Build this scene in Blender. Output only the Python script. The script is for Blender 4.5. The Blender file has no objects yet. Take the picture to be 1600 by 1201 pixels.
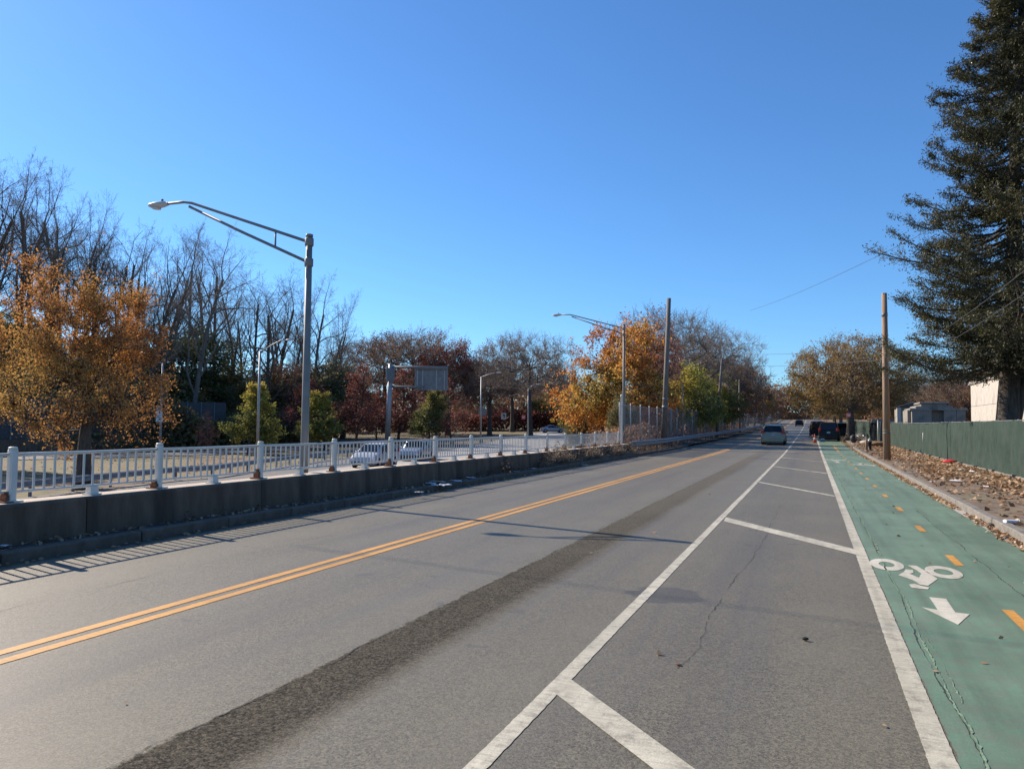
import bpy, math, random
import numpy as np
from mathutils import Vector, Matrix
R_ = math.radians
S = bpy.context.scene
COL = S.collection

# ------------------------------------------------------------------ camera
CAM_H, FPX = 1.75, 1180.0
YAW, PITCH, ROLL = R_(21.6), R_(2.98), R_(0.5)
CF = np.array([-math.sin(YAW)*math.cos(PITCH), math.cos(YAW)*math.cos(PITCH), math.sin(PITCH)])
CR = np.array([math.cos(YAW), math.sin(YAW), 0.0])
CU = np.cross(CR, CF)
CR, CU = CR*math.cos(ROLL)+CU*math.sin(ROLL), CU*math.cos(ROLL)-CR*math.sin(ROLL)
cam_d = bpy.data.cameras.new('camera')
cam = bpy.data.objects.new('camera', cam_d)
COL.objects.link(cam)
cam.matrix_world = Matrix(((CR[0], CU[0], -CF[0], 0), (CR[1], CU[1], -CF[1], 0), (CR[2], CU[2], -CF[2], CAM_H), (0, 0, 0, 1)))
cam_d.sensor_fit = 'HORIZONTAL'
cam_d.sensor_width = 36
cam_d.lens = FPX/1600*36
cam_d.clip_end = 6000
S.camera = cam

# ------------------------------------------------------------------ sky, sun, exposure
SUN_AZ = math.atan2(0.25, -0.968)          # towards the sun, from +X
SUN_EL = R_(33.5)
w = bpy.data.worlds.new('World')
S.world = w
w.use_nodes = True
nt = w.node_tree
sky = nt.nodes.new('ShaderNodeTexSky')
sky.sky_type = 'NISHITA'
sky.sun_disc = False
sky.sun_elevation = SUN_EL
sky.sun_rotation = math.pi/2 - SUN_AZ
sky.air_density = 1.0
sky.dust_density = 0.2
sky.ozone_density = 6.0
sky.altitude = 10
bg = nt.nodes['Background']
bg.inputs['Strength'].default_value = 0.089
grade = nt.nodes.new('ShaderNodeMixRGB'); grade.blend_type = 'MULTIPLY'; grade.inputs[0].default_value = 1.0
grade.inputs[2].default_value = (.72, 1.01, 1.22, 1)
nt.links.new(sky.outputs[0], grade.inputs[1]); nt.links.new(grade.outputs[0], bg.inputs['Color'])
sun_d = bpy.data.lights.new('sun', 'SUN')
sun_d.energy = 5.0
sun_d.angle = R_(0.53)
sun_d.color = (1.0, 0.87, 0.72)
sun = bpy.data.objects.new('sun', sun_d)
COL.objects.link(sun)
to_sun = Vector((math.cos(SUN_AZ)*math.cos(SUN_EL), math.sin(SUN_AZ)*math.cos(SUN_EL), math.sin(SUN_EL)))
sun.rotation_euler = (-to_sun).to_track_quat('-Z', 'Y').to_euler()
sun.location = (-40, 10, 30)
S.view_settings.view_transform = 'Standard'
S.view_settings.look = 'None'
S.view_settings.gamma = 1
S.view_settings.use_curve_mapping = False
S.view_settings.exposure = 0.66

# ------------------------------------------------------------------ placing helpers
def ray(px, py):
    d = CF*FPX + CR*(px-800) + CU*(600.5-py)
    return d/np.linalg.norm(d)
def at_y(px, py, y):
    d = ray(px, py); return np.array([0, 0, CAM_H]) + d*y/d[1]
def at_x(px, py, x):
    d = ray(px, py); return np.array([0, 0, CAM_H]) + d*x/d[0]
def at_d(px, py, dist):
    d = ray(px, py); return np.array([0, 0, CAM_H]) + d*dist/(d@CF)
def ground(px, py, z=0.0):
    d = ray(px, py); return np.array([0, 0, CAM_H]) + d*(z-CAM_H)/d[2]

_zr = np.array([(-400, 0), (52, 0), (70, .13), (90, .3), (115, .55), (150, 1.0), (212, 2.0), (280, 3.9), (330, 4.6), (400, 4.8), (3000, 5)])
def zr(y): return float(np.interp(y, _zr[:, 0], _zr[:, 1]))
_zl = np.array([(-400, -1.6), (30, -1.6), (62, -1.5), (95, -.75), (150, .3), (250, 2.2), (400, 4.5), (3000, 5)])
def zl(x, y):
    return float(np.interp(y, _zl[:, 0], _zl[:, 1]))
WA = at_d(-140, 700, 66); WB = at_d(352, 690, 98)
_wd = (WB-WA)[:2]/np.linalg.norm((WB-WA)[:2]); _wn = np.array([-_wd[1], _wd[0]])
def smooth(t): t = min(1, max(0, t)); return t*t*(3-2*t)
def ter(x, y):
    if x > -10.1:
        return zr(y) - 0.06
    z = zl(x, y)
    q = np.array([x, y]) - WA[:2]
    beyond = q@_wn; along = q@_wd
    z += 9.0*smooth((beyond-1)/32)*(1-smooth((along-np.linalg.norm(WB-WA)-5)/45))
    if y > 43:
        k = smooth((-10.1-x)/7.0)
        z = (zr(y)-0.06)*(1-k) + z*k
    return z

# ------------------------------------------------------------------ mesh builder
class MB:
    def __init__(s): s.v = []; s.f = []; s.sm = []
    def add(s, vs, fs, smooth=False):
        o = len(s.v); s.v += [tuple(map(float, p)) for p in vs]
        s.f += [tuple(i+o for i in f) for f in fs]; s.sm += [smooth]*len(fs)
    def box(s, c, d, rz=0, top=1.0, ry=0):
        hx, hy, hz = d[0]/2, d[1]/2, d[2]/2; vs = []
        for z, k in ((-hz, 1), (hz, top)):
            for x, y in ((-hx, -hy), (hx, -hy), (hx, hy), (-hx, hy)):
                X, Y, Z = x*k, y*k, z
                if ry: X, Z = X*math.cos(ry)+Z*math.sin(ry), -X*math.sin(ry)+Z*math.cos(ry)
                vs.append((c[0]+X*math.cos(rz)-Y*math.sin(rz), c[1]+X*math.sin(rz)+Y*math.cos(rz), c[2]+Z))
        s.add(vs, [(0, 3, 2, 1), (4, 5, 6, 7), (0, 1, 5, 4), (1, 2, 6, 5), (2, 3, 7, 6), (3, 0, 4, 7)])
        return s
    def bbox(s, c, d, b=0.01, rz=0):      # box with chamfered vertical edges and top
        hx, hy, hz = d[0]/2, d[1]/2, d[2]/2
        def ring(z, i):
            p = [(-hx+b, -hy), (hx-b, -hy), (hx, -hy+b), (hx, hy-b), (hx-b, hy), (-hx+b, hy), (-hx, hy-b), (-hx, -hy+b)]
            return [(x*(hx-i)/hx, y*(hy-i)/hy, z) for x, y in p]
        vs = ring(-hz, 0)+ring(hz-b, 0)+ring(hz, b)
        vs = [(c[0]+x*math.cos(rz)-y*math.sin(rz), c[1]+x*math.sin(rz)+y*math.cos(rz), c[2]+z) for x, y, z in vs]
        fs = [tuple(range(7, -1, -1)), tuple(range(16, 24))]
        for r in (0, 8):
            fs += [(r+i, r+(i+1) % 8, r+8+(i+1) % 8, r+8+i) for i in range(8)]
        s.add(vs, fs); return s
    def tube(s, pts, rad, n=8, caps=True, smooth=True):
        pts = [Vector(p) for p in pts]
        if not hasattr(rad, '__len__'): rad = [rad]*len(pts)
        vs = []; up = None
        for i, p in enumerate(pts):
            t = (pts[min(i+1, len(pts)-1)]-pts[max(i-1, 0)]).normalized()
            if up is None:
                up = t.orthogonal().normalized()
            up = (up - t*up.dot(t)).normalized(); b = t.cross(up)
            for k in range(n):
                a = 2*math.pi*k/n
                vs.append(p + (up*math.cos(a)+b*math.sin(a))*rad[i])
        fs = []
        for i in range(len(pts)-1):
            for k in range(n):
                fs.append((i*n+k, i*n+(k+1) % n, (i+1)*n+(k+1) % n, (i+1)*n+k))
        s.add(vs, fs, smooth)
        if caps:
            o = len(s.v)-len(vs)
            s.f += [tuple(o+k for k in range(n-1, -1, -1)), tuple(o+(len(pts)-1)*n+k for k in range(n))]; s.sm += [False, False]
        return s
    def lathe(s, prof, n=16, c=(0, 0, 0), axis='z', smooth=True):
        vs = []; m = len(prof)
        for r, z in prof:
            for k in range(n):
                a = 2*math.pi*k/n
                if axis == 'z': vs.append((c[0]+r*math.cos(a), c[1]+r*math.sin(a), c[2]+z))
                elif axis == 'x': vs.append((c[0]+z, c[1]+r*math.cos(a), c[2]+r*math.sin(a)))
                else: vs.append((c[0]+r*math.sin(a), c[1]+z, c[2]+r*math.cos(a)))
        fs = [(i*n+k, i*n+(k+1) % n, (i+1)*n+(k+1) % n, (i+1)*n+k) for i in range(m-1) for k in range(n)]
        s.add(vs, fs, smooth); o = len(s.v)-len(vs)
        s.f += [tuple(o+k for k in range(n-1, -1, -1)), tuple(o+(m-1)*n+k for k in range(n))]; s.sm += [False, False]
        return s
    def prism(s, poly, z0, z1):           # polygon in xy extruded in z
        n = len(poly)
        vs = [(x, y, z0) for x, y in poly]+[(x, y, z1) for x, y in poly]
        s.add(vs, [tuple(range(n-1, -1, -1)), tuple(range(n, 2*n))]+[(i, (i+1) % n, n+(i+1) % n, n+i) for i in range(n)]); return s
    def sheet(s, a, b, z=None):           # strip between two polylines of xyz
        n = len(a); s.add(list(a)+list(b), [(i, i+1, n+i+1, n+i) for i in range(n-1)]); return s
    def mesh(s, name, m):
        me = bpy.data.meshes.new(name); me.from_pydata(s.v, [], s.f)
        me.polygons.foreach_set('use_smooth', s.sm)
        if m: me.materials.append(m)
        me.update(); return me
    def build(s, name, m, parent=None, **k):
        return link(name, s.mesh(name, m), parent, **k)

def link(name, me, parent=None, label=None, cat=None, group=None, kind=None, loc=None, rz=None):
    o = bpy.data.objects.new(name, me); COL.objects.link(o)
    if parent: o.parent = parent
    tag(o, label, cat, group, kind)
    if loc is not None: o.location = loc
    if rz is not None: o.rotation_euler.z = rz
    return o
def tag(o, label=None, cat=None, group=None, kind=None):
    for k, v in (('label', label), ('category', cat), ('group', group), ('kind', kind)):
        if v: o[k] = v
    return o
def thing(name, label, cat, loc=(0, 0, 0), rz=0, group=None, kind=None):
    return link(name, None, None, label, cat, group, kind, tuple(map(float, loc)), rz)
def copy_thing(o, parent=None):
    c = o.copy(); COL.objects.link(c)
    if parent: c.parent = parent
    for ch in KIDS.get(o.name, []) if parent is None and o.name in KIDS else list(o.children):
        copy_thing(ch, c)
    return c
KIDS = {}

# ------------------------------------------------------------------ materials
def mat(name, c1, c2=None, rough=.8, scale=5, detail=4, bump=0, bscale=40, metal=0, spec=.5, c3=None, s3=.4, stretch=(1, 1, 1), lo=.35, hi=.65, thr=(.55, .7)):
    m = bpy.data.materials.new(name); m.use_nodes = True
    n = m.node_tree.nodes; l = m.node_tree.links; b = n['Principled BSDF']
    b.inputs['Roughness'].default_value = rough; b.inputs['Metallic'].default_value = metal
    b.inputs['Specular IOR Level'].default_value = spec
    b.inputs['Base Color'].default_value = (*c1, 1)
    tc = n.new('ShaderNodeTexCoord'); mp = n.new('ShaderNodeMapping'); mp.inputs['Scale'].default_value = stretch
    l.new(tc.outputs['Object'], mp.inputs[0])
    if c2:
        no = n.new('ShaderNodeTexNoise'); no.inputs['Scale'].default_value = scale; no.inputs['Detail'].default_value = detail
        no.inputs['Roughness'].default_value = .65
        l.new(mp.outputs[0], no.inputs[0])
        cr = n.new('ShaderNodeValToRGB'); cr.color_ramp.elements[0].position = lo; cr.color_ramp.elements[1].position = hi
        cr.color_ramp.elements[0].color = (*c1, 1); cr.color_ramp.elements[1].color = (*c2, 1)
        l.new(no.outputs[0], cr.inputs[0]); out = cr.outputs[0]
        if c3:
            n3 = n.new('ShaderNodeTexNoise'); n3.inputs['Scale'].default_value = s3; n3.inputs['Detail'].default_value = 6
            l.new(mp.outputs[0], n3.inputs[0])
            r3 = n.new('ShaderNodeMapRange'); r3.inputs[1].default_value = thr[0]; r3.inputs[2].default_value = thr[1]
            l.new(n3.outputs[0], r3.inputs[0])
            mx = n.new('ShaderNodeMixRGB'); mx.inputs[2].default_value = (*c3, 1)
            l.new(r3.outputs[0], mx.inputs[0]); l.new(out, mx.inputs[1]); out = mx.outputs[0]
        l.new(out, b.inputs['Base Color'])
    if bump:
        nb = n.new('ShaderNodeTexNoise'); nb.inputs['Scale'].default_value = bscale; nb.inputs['Detail'].default_value = 3
        l.new(mp.outputs[0], nb.inputs[0])
        bp = n.new('ShaderNodeBump'); bp.inputs['Strength'].default_value = min(1, bump); bp.inputs['Distance'].default_value = .01*max(1, bump)
        l.new(nb.outputs[0], bp.inputs['Height']); l.new(bp.outputs[0], b.inputs['Normal'])
    return m

def leaf_mat(name, cols, trans=.45, rough=.6, amt=1.0):
    """per-leaf colour from the stored 'tint' value"""
    m = bpy.data.materials.new(name); m.use_nodes = True
    n = m.node_tree.nodes; l = m.node_tree.links
    n.remove(n['Principled BSDF'])
    at = n.new('ShaderNodeAttribute'); at.attribute_name = 'tint'
    cr = n.new('ShaderNodeValToRGB'); e = cr.color_ramp.elements
    e[0].position = 0; e[0].color = (*cols[0], 1); e[1].position = 1; e[1].color = (*cols[-1], 1)
    for i, c in enumerate(cols[1:-1]):
        q = e.new((i+1)/(len(cols)-1)); q.color = (*c, 1)
    l.new(at.outputs['Fac'], cr.inputs[0])
    d = n.new('ShaderNodeBsdfDiffuse'); t = n.new('ShaderNodeBsdfTranslucent'); g = n.new('ShaderNodeBsdfGlossy')
    g.inputs['Roughness'].default_value = rough
    mx = n.new('ShaderNodeMixShader'); mx.inputs[0].default_value = trans
    m2 = n.new('ShaderNodeMixShader'); m2.inputs[0].default_value = .04
    l.new(cr.outputs[0], d.inputs[0]); l.new(cr.outputs[0], t.inputs[0])
    l.new(d.outputs[0], mx.inputs[1]); l.new(t.outputs[0], mx.inputs[2])
    l.new(mx.outputs[0], m2.inputs[1]); l.new(g.outputs[0], m2.inputs[2])
    l.new(m2.outputs[0], n['Material Output'].inputs[0])
    return m

def road_mat():
    m = bpy.data.materials.new('asphalt'); m.use_nodes = True
    n = m.node_tree.nodes; l = m.node_tree.links; b = n['Principled BSDF']
    b.inputs['Roughness'].default_value = .58
    b.inputs['Specular IOR Level'].default_value = .42
    tc = n.new('ShaderNodeTexCoord')
    def noise(s, d=2, r=.5, st=None):
        q = n.new('ShaderNodeTexNoise'); q.inputs['Scale'].default_value = s; q.inputs['Detail'].default_value = d; q.inputs['Roughness'].default_value = r
        if st:
            mp = n.new('ShaderNodeMapping'); mp.inputs['Scale'].default_value = st; l.new(tc.outputs['Object'], mp.inputs[0]); l.new(mp.outputs[0], q.inputs[0])
        else: l.new(tc.outputs['Object'], q.inputs[0])
        return q.outputs[0]
    def math_(op, a, bb, c=None):
        q = n.new('ShaderNodeMath'); q.operation = op
        for i, v in enumerate((a, bb, c)):
            if v is None: continue
            if isinstance(v, (int, float)): q.inputs[i].default_value = v
            else: l.new(v, q.inputs[i])
        return q.outputs[0]
    def rng(v, a, bb, lo=0, hi=1):
        q = n.new('ShaderNodeMapRange'); q.inputs[1].default_value = a; q.inputs[2].default_value = bb; q.inputs[3].default_value = lo; q.inputs[4].default_value = hi
        l.new(v, q.inputs[0]); return q.outputs[0]
    def mix(f, a, bb, mode='MIX'):
        q = n.new('ShaderNodeMixRGB'); q.blend_type = mode
        for i, v in enumerate((f, a, bb)):
            if isinstance(v, (int, float)): q.inputs[i].default_value = v
            elif isinstance(v, tuple): q.inputs[i].default_value = (*v, 1)
            else: l.new(v, q.inputs[i])
        return q.outputs[0]
    sx = n.new('ShaderNodeSeparateXYZ'); l.new(tc.outputs['Object'], sx.inputs[0])
    X, Y = sx.outputs[0], sx.outputs[1]
    def cells(sc):
        v = n.new('ShaderNodeTexVoronoi'); v.inputs['Scale'].default_value = sc; l.new(tc.outputs['Object'], v.inputs[0])
        q = n.new('ShaderNodeSeparateColor'); l.new(v.outputs['Color'], q.inputs[0]); return q.outputs[0]
    agg = math_('ADD', math_('MULTIPLY', cells(115), .62), math_('MULTIPLY', cells(55), .38)); agg2 = noise(32, 2, .6); big = noise(.5, 5, .6); streak = noise(1.0, 5, .6, (1.6, .07, 1))
    col = mix(rng(agg, .15, .85), (.044, .039, .027), (.212, .189, .130))
    col = mix(rng(agg2, .3, .7, 0, .35), col, (.116, .104, .073))
    col = mix(rng(big, .35, .7, 0, .45), col, (.164, .147, .103))
    col = mix(rng(streak, .5, .72, 0, .45), col, (.085, .082, .080))
    # polished wheel paths, drips down the lane middle
    wp = math_('SINE', math_('MULTIPLY', math_('ADD', X, .35), 3.3), 0)
    col = mix(math_('MULTIPLY', rng(wp, .1, 1, 0, .30), rng(noise(.6, 4, .6), .35, .6)), col, (.185, .166, .117))
    col = mix(math_('MULTIPLY', rng(wp, -1, -.6, .30, 0), rng(streak, .42, .6)), col, (.075, .066, .056))
    # raveled, darker open seam between lanes
    wob = math_('ADD', math_('MULTIPLY', math_('SUBTRACT', noise(.5, 2, .5), .45), .10), math_('MULTIPLY', math_('SUBTRACT', noise(7, 5, .7), .5), .16))
    xs = math_('ADD', X, wob)
    left = rng(xs, -3.31, -3.28); right = math_('SUBTRACT', 1, rng(math_('ADD', X, math_('MULTIPLY', wob, 1.3)), -2.82, -2.58))
    patch = math_('MULTIPLY', math_('MULTIPLY', left, right), math_('MULTIPLY', math_('SUBTRACT', 1, rng(Y, 30, 62)), rng(Y, 6, 22, 1, .55)))
    pn = rng(noise(.8, 4, .6), .25, .6, .72, .92)
    dark = mix(rng(math_('ADD', math_('MULTIPLY', cells(52), .5), math_('MULTIPLY', cells(115), .5)), .30, 1.0), (.012, .0108, .0085), (.140, .122, .092))
    col = mix(math_('MULTIPLY', patch, pn), col, dark)
    # cracks
    vo = n.new('ShaderNodeTexVoronoi'); vo.feature = 'DISTANCE_TO_EDGE'; vo.inputs['Scale'].default_value = .33
    ds = n.new('ShaderNodeVectorMath'); ds.operation = 'MULTIPLY_ADD'
    nn = n.new('ShaderNodeTexNoise'); nn.inputs['Scale'].default_value = 2.2; nn.inputs['Detail'].default_value = 6
    l.new(tc.outputs['Object'], nn.inputs[0]); l.new(nn.outputs[1], ds.inputs[0]); ds.inputs[1].default_value = (.8, .8, 0); l.new(tc.outputs['Object'], ds.inputs[2]); l.new(ds.outputs[0], vo.inputs[0])
    crk = math_('SUBTRACT', 1, rng(vo.outputs['Distance'], .0005, .003))
    crk = math_('MULTIPLY', crk, rng(noise(.35, 3), .56, .64))
    col = mix(math_('MULTIPLY', crk, .6), col, (.03, .029, .028))
    # one ragged dark patch, then scattered old stains
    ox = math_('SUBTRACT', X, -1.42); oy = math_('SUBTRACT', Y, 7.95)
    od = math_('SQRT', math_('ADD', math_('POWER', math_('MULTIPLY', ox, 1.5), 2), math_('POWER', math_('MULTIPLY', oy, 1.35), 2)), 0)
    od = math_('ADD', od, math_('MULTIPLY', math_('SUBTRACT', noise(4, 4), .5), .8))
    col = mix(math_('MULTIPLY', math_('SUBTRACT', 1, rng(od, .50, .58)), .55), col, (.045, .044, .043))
    sp = noise(2.6, 2, .4)
    col = mix(rng(sp, .70, .76, 0, .5), col, (.06, .058, .056))
    l.new(col, b.inputs['Base Color']); l.new(rng(patch, 0, 1, .58, .97), b.inputs['Roughness']); l.new(rng(patch, 0, 1, .42, .12), b.inputs['Specular IOR Level'])
    bp = n.new('ShaderNodeBump'); bp.inputs['Distance'].default_value = .003; bp.inputs['Strength'].default_value = .6
    h = math_('ADD', agg, math_('MULTIPLY', patch, math_('MULTIPLY', agg2, 2.0)))
    l.new(h, bp.inputs['Height']); l.new(bp.outputs[0], b.inputs['Normal'])
    return m

def paint_mat(name, c, worn=(.13, .127, .122), lo=.40, hi=.52, c2=None):
    m = bpy.data.materials.new(name); m.use_nodes = True
    n = m.node_tree.nodes; l = m.node_tree.links; b = n['Principled BSDF']; b.inputs['Roughness'].default_value = .6
    tc = n.new('ShaderNodeTexCoord')
    def nz(s, d, r=.6, st=(1, 1, 1)):
        mp = n.new('ShaderNodeMapping'); mp.inputs['Scale'].default_value = st; l.new(tc.outputs['Object'], mp.inputs[0])
        q = n.new('ShaderNodeTexNoise'); q.inputs['Scale'].default_value = s; q.inputs['Detail'].default_value = d; q.inputs['Roughness'].default_value = r; l.new(mp.outputs[0], q.inputs[0]); return q.outputs[0]
    a = nz(6, 8, .78); g = nz(80, 3, .7); t = nz(7, 3, .5, (.6, 5, 1))
    cr = n.new('ShaderNodeMapRange'); cr.inputs[1].default_value = lo; cr.inputs[2].default_value = hi; cr.inputs[3].default_value = .6; cr.inputs[4].default_value = 0
    l.new(a, cr.inputs[0])
    m1 = n.new('ShaderNodeMixRGB'); m1.inputs[1].default_value = (*c, 1); m1.inputs[2].default_value = (*(c2 or tuple(x*.62 for x in c)), 1)
    r2 = n.new('ShaderNodeMapRange'); r2.inputs[1].default_value = .45; r2.inputs[2].default_value = .8; l.new(t, r2.inputs[0]); l.new(r2.outputs[0], m1.inputs[0])
    m3 = n.new('ShaderNodeMixRGB'); m3.blend_type = 'MULTIPLY'; m3.inputs[0].default_value = .5
    r3 = n.new('ShaderNodeValToRGB'); r3.color_ramp.elements[0].position = .3; r3.color_ramp.elements[0].color = (.55, .55, .55, 1); r3.color_ramp.elements[1].position = .62
    l.new(g, r3.inputs[0]); l.new(m1.outputs[0], m3.inputs[1]); l.new(r3.outputs[0], m3.inputs[2])
    m2 = n.new('ShaderNodeMixRGB'); m2.inputs[2].default_value = (*worn, 1)
    big = nz(.7, 6, .62); r4 = n.new('ShaderNodeValToRGB'); r4.color_ramp.elements[0].position = .34; r4.color_ramp.elements[0].color = (.66, .67, .66, 1); r4.color_ramp.elements[1].position = .62; r4.color_ramp.elements[1].color = (1.0, 1.0, 1.0, 1)
    stk = nz(1.5, 5, .6, (3.0, .12, 1)); r5 = n.new('ShaderNodeValToRGB'); r5.color_ramp.elements[0].position = .36; r5.color_ramp.elements[0].color = (.74, .73, .71, 1); r5.color_ramp.elements[1].position = .55
    m5 = n.new('ShaderNodeMixRGB'); m5.blend_type = 'MULTIPLY'; m5.inputs[0].default_value = .8; m6 = n.new('ShaderNodeMixRGB'); m6.blend_type = 'MULTIPLY'; m6.inputs[0].default_value = .8
    l.new(big, r4.inputs[0]); l.new(stk, r5.inputs[0]); l.new(m2.outputs[0], m5.inputs[1]); l.new(r4.outputs[0], m5.inputs[2]); l.new(m5.outputs[0], m6.inputs[1]); l.new(r5.outputs[0], m6.inputs[2])
    l.new(cr.outputs[0], m2.inputs[0]); l.new(m3.outputs[0], m2.inputs[1]); l.new(m6.outputs[0], b.inputs['Base Color'])
    bp = n.new('ShaderNodeBump'); bp.inputs['Strength'].default_value = .5; bp.inputs['Distance'].default_value = .004
    l.new(g, bp.inputs['Height']); l.new(bp.outputs[0], b.inputs['Normal'])
    return m

M = {}
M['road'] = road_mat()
M['asphalt2'] = mat('old_asphalt', (.10, .098, .095), (.17, .165, .16), .85, 30, 4, .4, 120, c3=(.075, .073, .07), s3=.6)
M['concrete_lane'] = mat('concrete_lane', (.27, .265, .25), (.36, .35, .33), .85, 3, 5, .3, 80)
M['green'] = paint_mat('green_lane_paint', (.150, .270, .175), (.175, .185, .135), .42, .58, (.185, .250, .170))
M['white_paint'] = paint_mat('white_road_paint', (.62, .58, .45), (.20, .18, .14), lo=.38, hi=.50, c2=(.44, .41, .32))
M['white_paint_new'] = paint_mat('fresh_white_paint', (.68, .64, .52), (.34, .35, .28), lo=.28, hi=.40)
M['yellow_paint'] = paint_mat('yellow_road_paint', (.74, .36, .065), (.25, .17, .1), lo=.30, hi=.42)
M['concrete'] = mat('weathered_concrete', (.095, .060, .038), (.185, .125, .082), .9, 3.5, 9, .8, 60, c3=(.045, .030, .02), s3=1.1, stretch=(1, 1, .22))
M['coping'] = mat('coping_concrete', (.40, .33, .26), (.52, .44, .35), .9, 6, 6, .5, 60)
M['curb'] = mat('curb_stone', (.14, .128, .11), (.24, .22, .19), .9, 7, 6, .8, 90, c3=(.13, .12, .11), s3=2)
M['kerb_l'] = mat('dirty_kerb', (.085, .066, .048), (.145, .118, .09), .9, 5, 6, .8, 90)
M['gutter'] = mat('gutter_concrete', (.30, .275, .24), (.42, .38, .34), .9, 5, 5, .4, 60)
M['dirt'] = mat('verge_dirt', (.11, .078, .052), (.22, .165, .115), .95, 2.2, 9, 1.0, 60, c3=(.16, .145, .09), s3=.7)
M['dirt_l'] = mat('gutter_grit', (.055, .047, .038), (.11, .095, .078), .95, 4, 8, 1.0, 60)
M['grass'] = mat('dry_lawn', (.085, .075, .035), (.20, .165, .08), .95, 1.2, 9, 1.5, 18, c3=(.17, .10, .05), s3=.12, thr=(.5, .62))
M['litter_floor'] = mat('leaf_covered_ground', (.16, .085, .045), (.27, .17, .09), .95, 3, 8, 1.5, 15)
M['white_steel'] = mat('white_painted_steel', (.64, .60, .52), (.74, .70, .61), .45, 4, 6, .1, 60, c3=(.42, .36, .29), s3=9, thr=(.66, .76))
M['rust'] = mat('rust', (.12, .045, .02), (.26, .11, .055), .9, 20, 6, .8, 80)
M['galv'] = mat('weathered_galvanised_steel', (.25, .255, .26), (.36, .365, .37), .5, 6, 5, .1, 60, metal=.35)
M['galv_pole'] = mat('painted_pole_metal', (.17, .17, .165), (.22, .22, .21), .6, 3, 5, .05, 60, metal=.15)
M['galv_dark'] = mat('dull_zinc', (.12, .125, .13), (.20, .205, .21), .6, 5, 5, .1, 60, metal=.2)
M['lamp_head'] = mat('lamp_housing', (.42, .43, .44), (.50, .51, .52), .4, 4)
M['glass_lamp'] = mat('lamp_lens', (.55, .57, .6), None, .15)
M['wood_pole'] = mat('weathered_pole_wood', (.20, .13, .085), (.36, .25, .17), .85, 3, 6, .6, 30, stretch=(9, 9, .5))
M['wood_grey'] = mat('grey_pole_wood', (.11, .095, .08), (.22, .19, .165), .85, 3, 6, .6, 30, stretch=(9, 9, .5))
M['bark'] = mat('bark', (.045, .036, .03), (.11, .09, .072), .95, 4, 6, 1.0, 12, stretch=(3, 3, .6))
M['bark_lt'] = mat('grey_bark', (.10, .085, .072), (.19, .165, .142), .95, 3, 6, .8, 14, stretch=(3, 3, .6))
M['twig'] = mat('twigs', (.16, .127, .10), (.26, .21, .17), .95, 1.5, 3)
M['twig_dk'] = mat('dark_twigs', (.05, .038, .030), (.085, .065, .055), .95, 1.5, 3)
M['screen'] = mat('green_screen_fabric', (.007, .023, .015), (.017, .045, .031), .8, 9, 8, .9, 6, c3=(.035, .042, .030), s3=2.4, stretch=(1, 1, .5), thr=(.52, .8))
M['stone'] = mat('granite_block', (.21, .19, .165), (.30, .27, .235), .85, 9, 6, .5, 50, c3=(.13, .12, .11), s3=1.1)
M['stone_lt'] = mat('pale_limestone', (.40, .36, .31), (.52, .475, .42), .85, 5, 6, .4, 40, c3=(.30, .265, .225), s3=.9, stretch=(1, 1, .5))
M['roof_dk'] = mat('dark_roof_stone', (.06, .06, .06), (.10, .10, .10), .8, 4)
M['black'] = mat('matte_black', (.012, .012, .012), None, .6)
M['tyre'] = mat('tyre_rubber', (.02, .02, .02), (.03, .03, .03), .85, 10)
M['rim'] = mat('alloy_rim', (.42, .42, .43), None, .35, metal=.7)
M['glass_dk'] = mat('dark_car_glass', (.010, .012, .014), None, .08, spec=.5)
M['red_lens'] = mat('red_lens', (.45, .02, .02), None, .2)
M['white_lens'] = mat('clear_lens', (.7, .7, .72), None, .15)
M['plate'] = mat('plate', (.30, .42, .55), (.40, .5, .6), .5, 20)
M['car_gold'] = mat('champagne_paint', (.30, .27, .20), None, .34, metal=.4)
M['car_white'] = mat('white_car_paint', (.42, .44, .47), None, .3)
M['car_silver'] = mat('silver_car_paint', (.36, .39, .43), None, .28, metal=.5)
M['car_black'] = mat('black_car_paint', (.010, .010, .010), None, .38, spec=.3)
M['car_navy'] = mat('dark_grey_car_paint', (.014, .014, .016), None, .35, spec=.3)
M['sign_white'] = mat('sign_white', (.62, .62, .60), None, .5)
M['sign_yellow'] = mat('sign_yellow', (.75, .42, .02), None, .5)
M['sign_red'] = mat('sign_red', (.75, .12, .09), None, .5)
M['sign_black'] = mat('sign_print', (.02, .02, .02), None, .6)
M['sign_back'] = mat('aluminium_sign_back', (.15, .15, .15), (.22, .22, .22), .5, 2, 4, metal=.3)
M['teal'] = mat('teal_box', (.03, .16, .14), None, .5)
M['orange'] = mat('cone_orange', (.75, .13, .05), None, .5)
M['red_bag'] = mat('red_plastic', (.62, .03, .03), None, .4, bump=1, bscale=12)
M['paper'] = mat('pale_litter', (.62, .60, .62), (.75, .73, .74), .6, 8)
M['blue'] = mat('blue_plastic', (.06, .15, .25), None, .5)
M['skin'] = mat('skin', (.36, .2, .14), None, .6)
M['cloth_dk'] = mat('dark_jacket', (.015, .015, .02), None, .9)
M['cloth_lt'] = mat('pale_trousers', (.45, .33, .32), None, .9)
M['wire'] = mat('wire', (.05, .05, .055), None, .6)
M['wire_lt'] = mat('pale_wire', (.30, .30, .31), None, .5)
M['chain'] = mat('chain_link_wire', (.24, .24, .24), None, .6, metal=.3)
M['soundwall'] = mat('sound_wall_panel', (.060, .060, .058), (.09, .09, .088), .85, 1.2, 5, .2, 30)
M['crack_fill'] = mat('pale_crack_ridge', (.13, .22, .14), (.24, .32, .20), .8, 20, 5, 1, 60)
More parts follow.
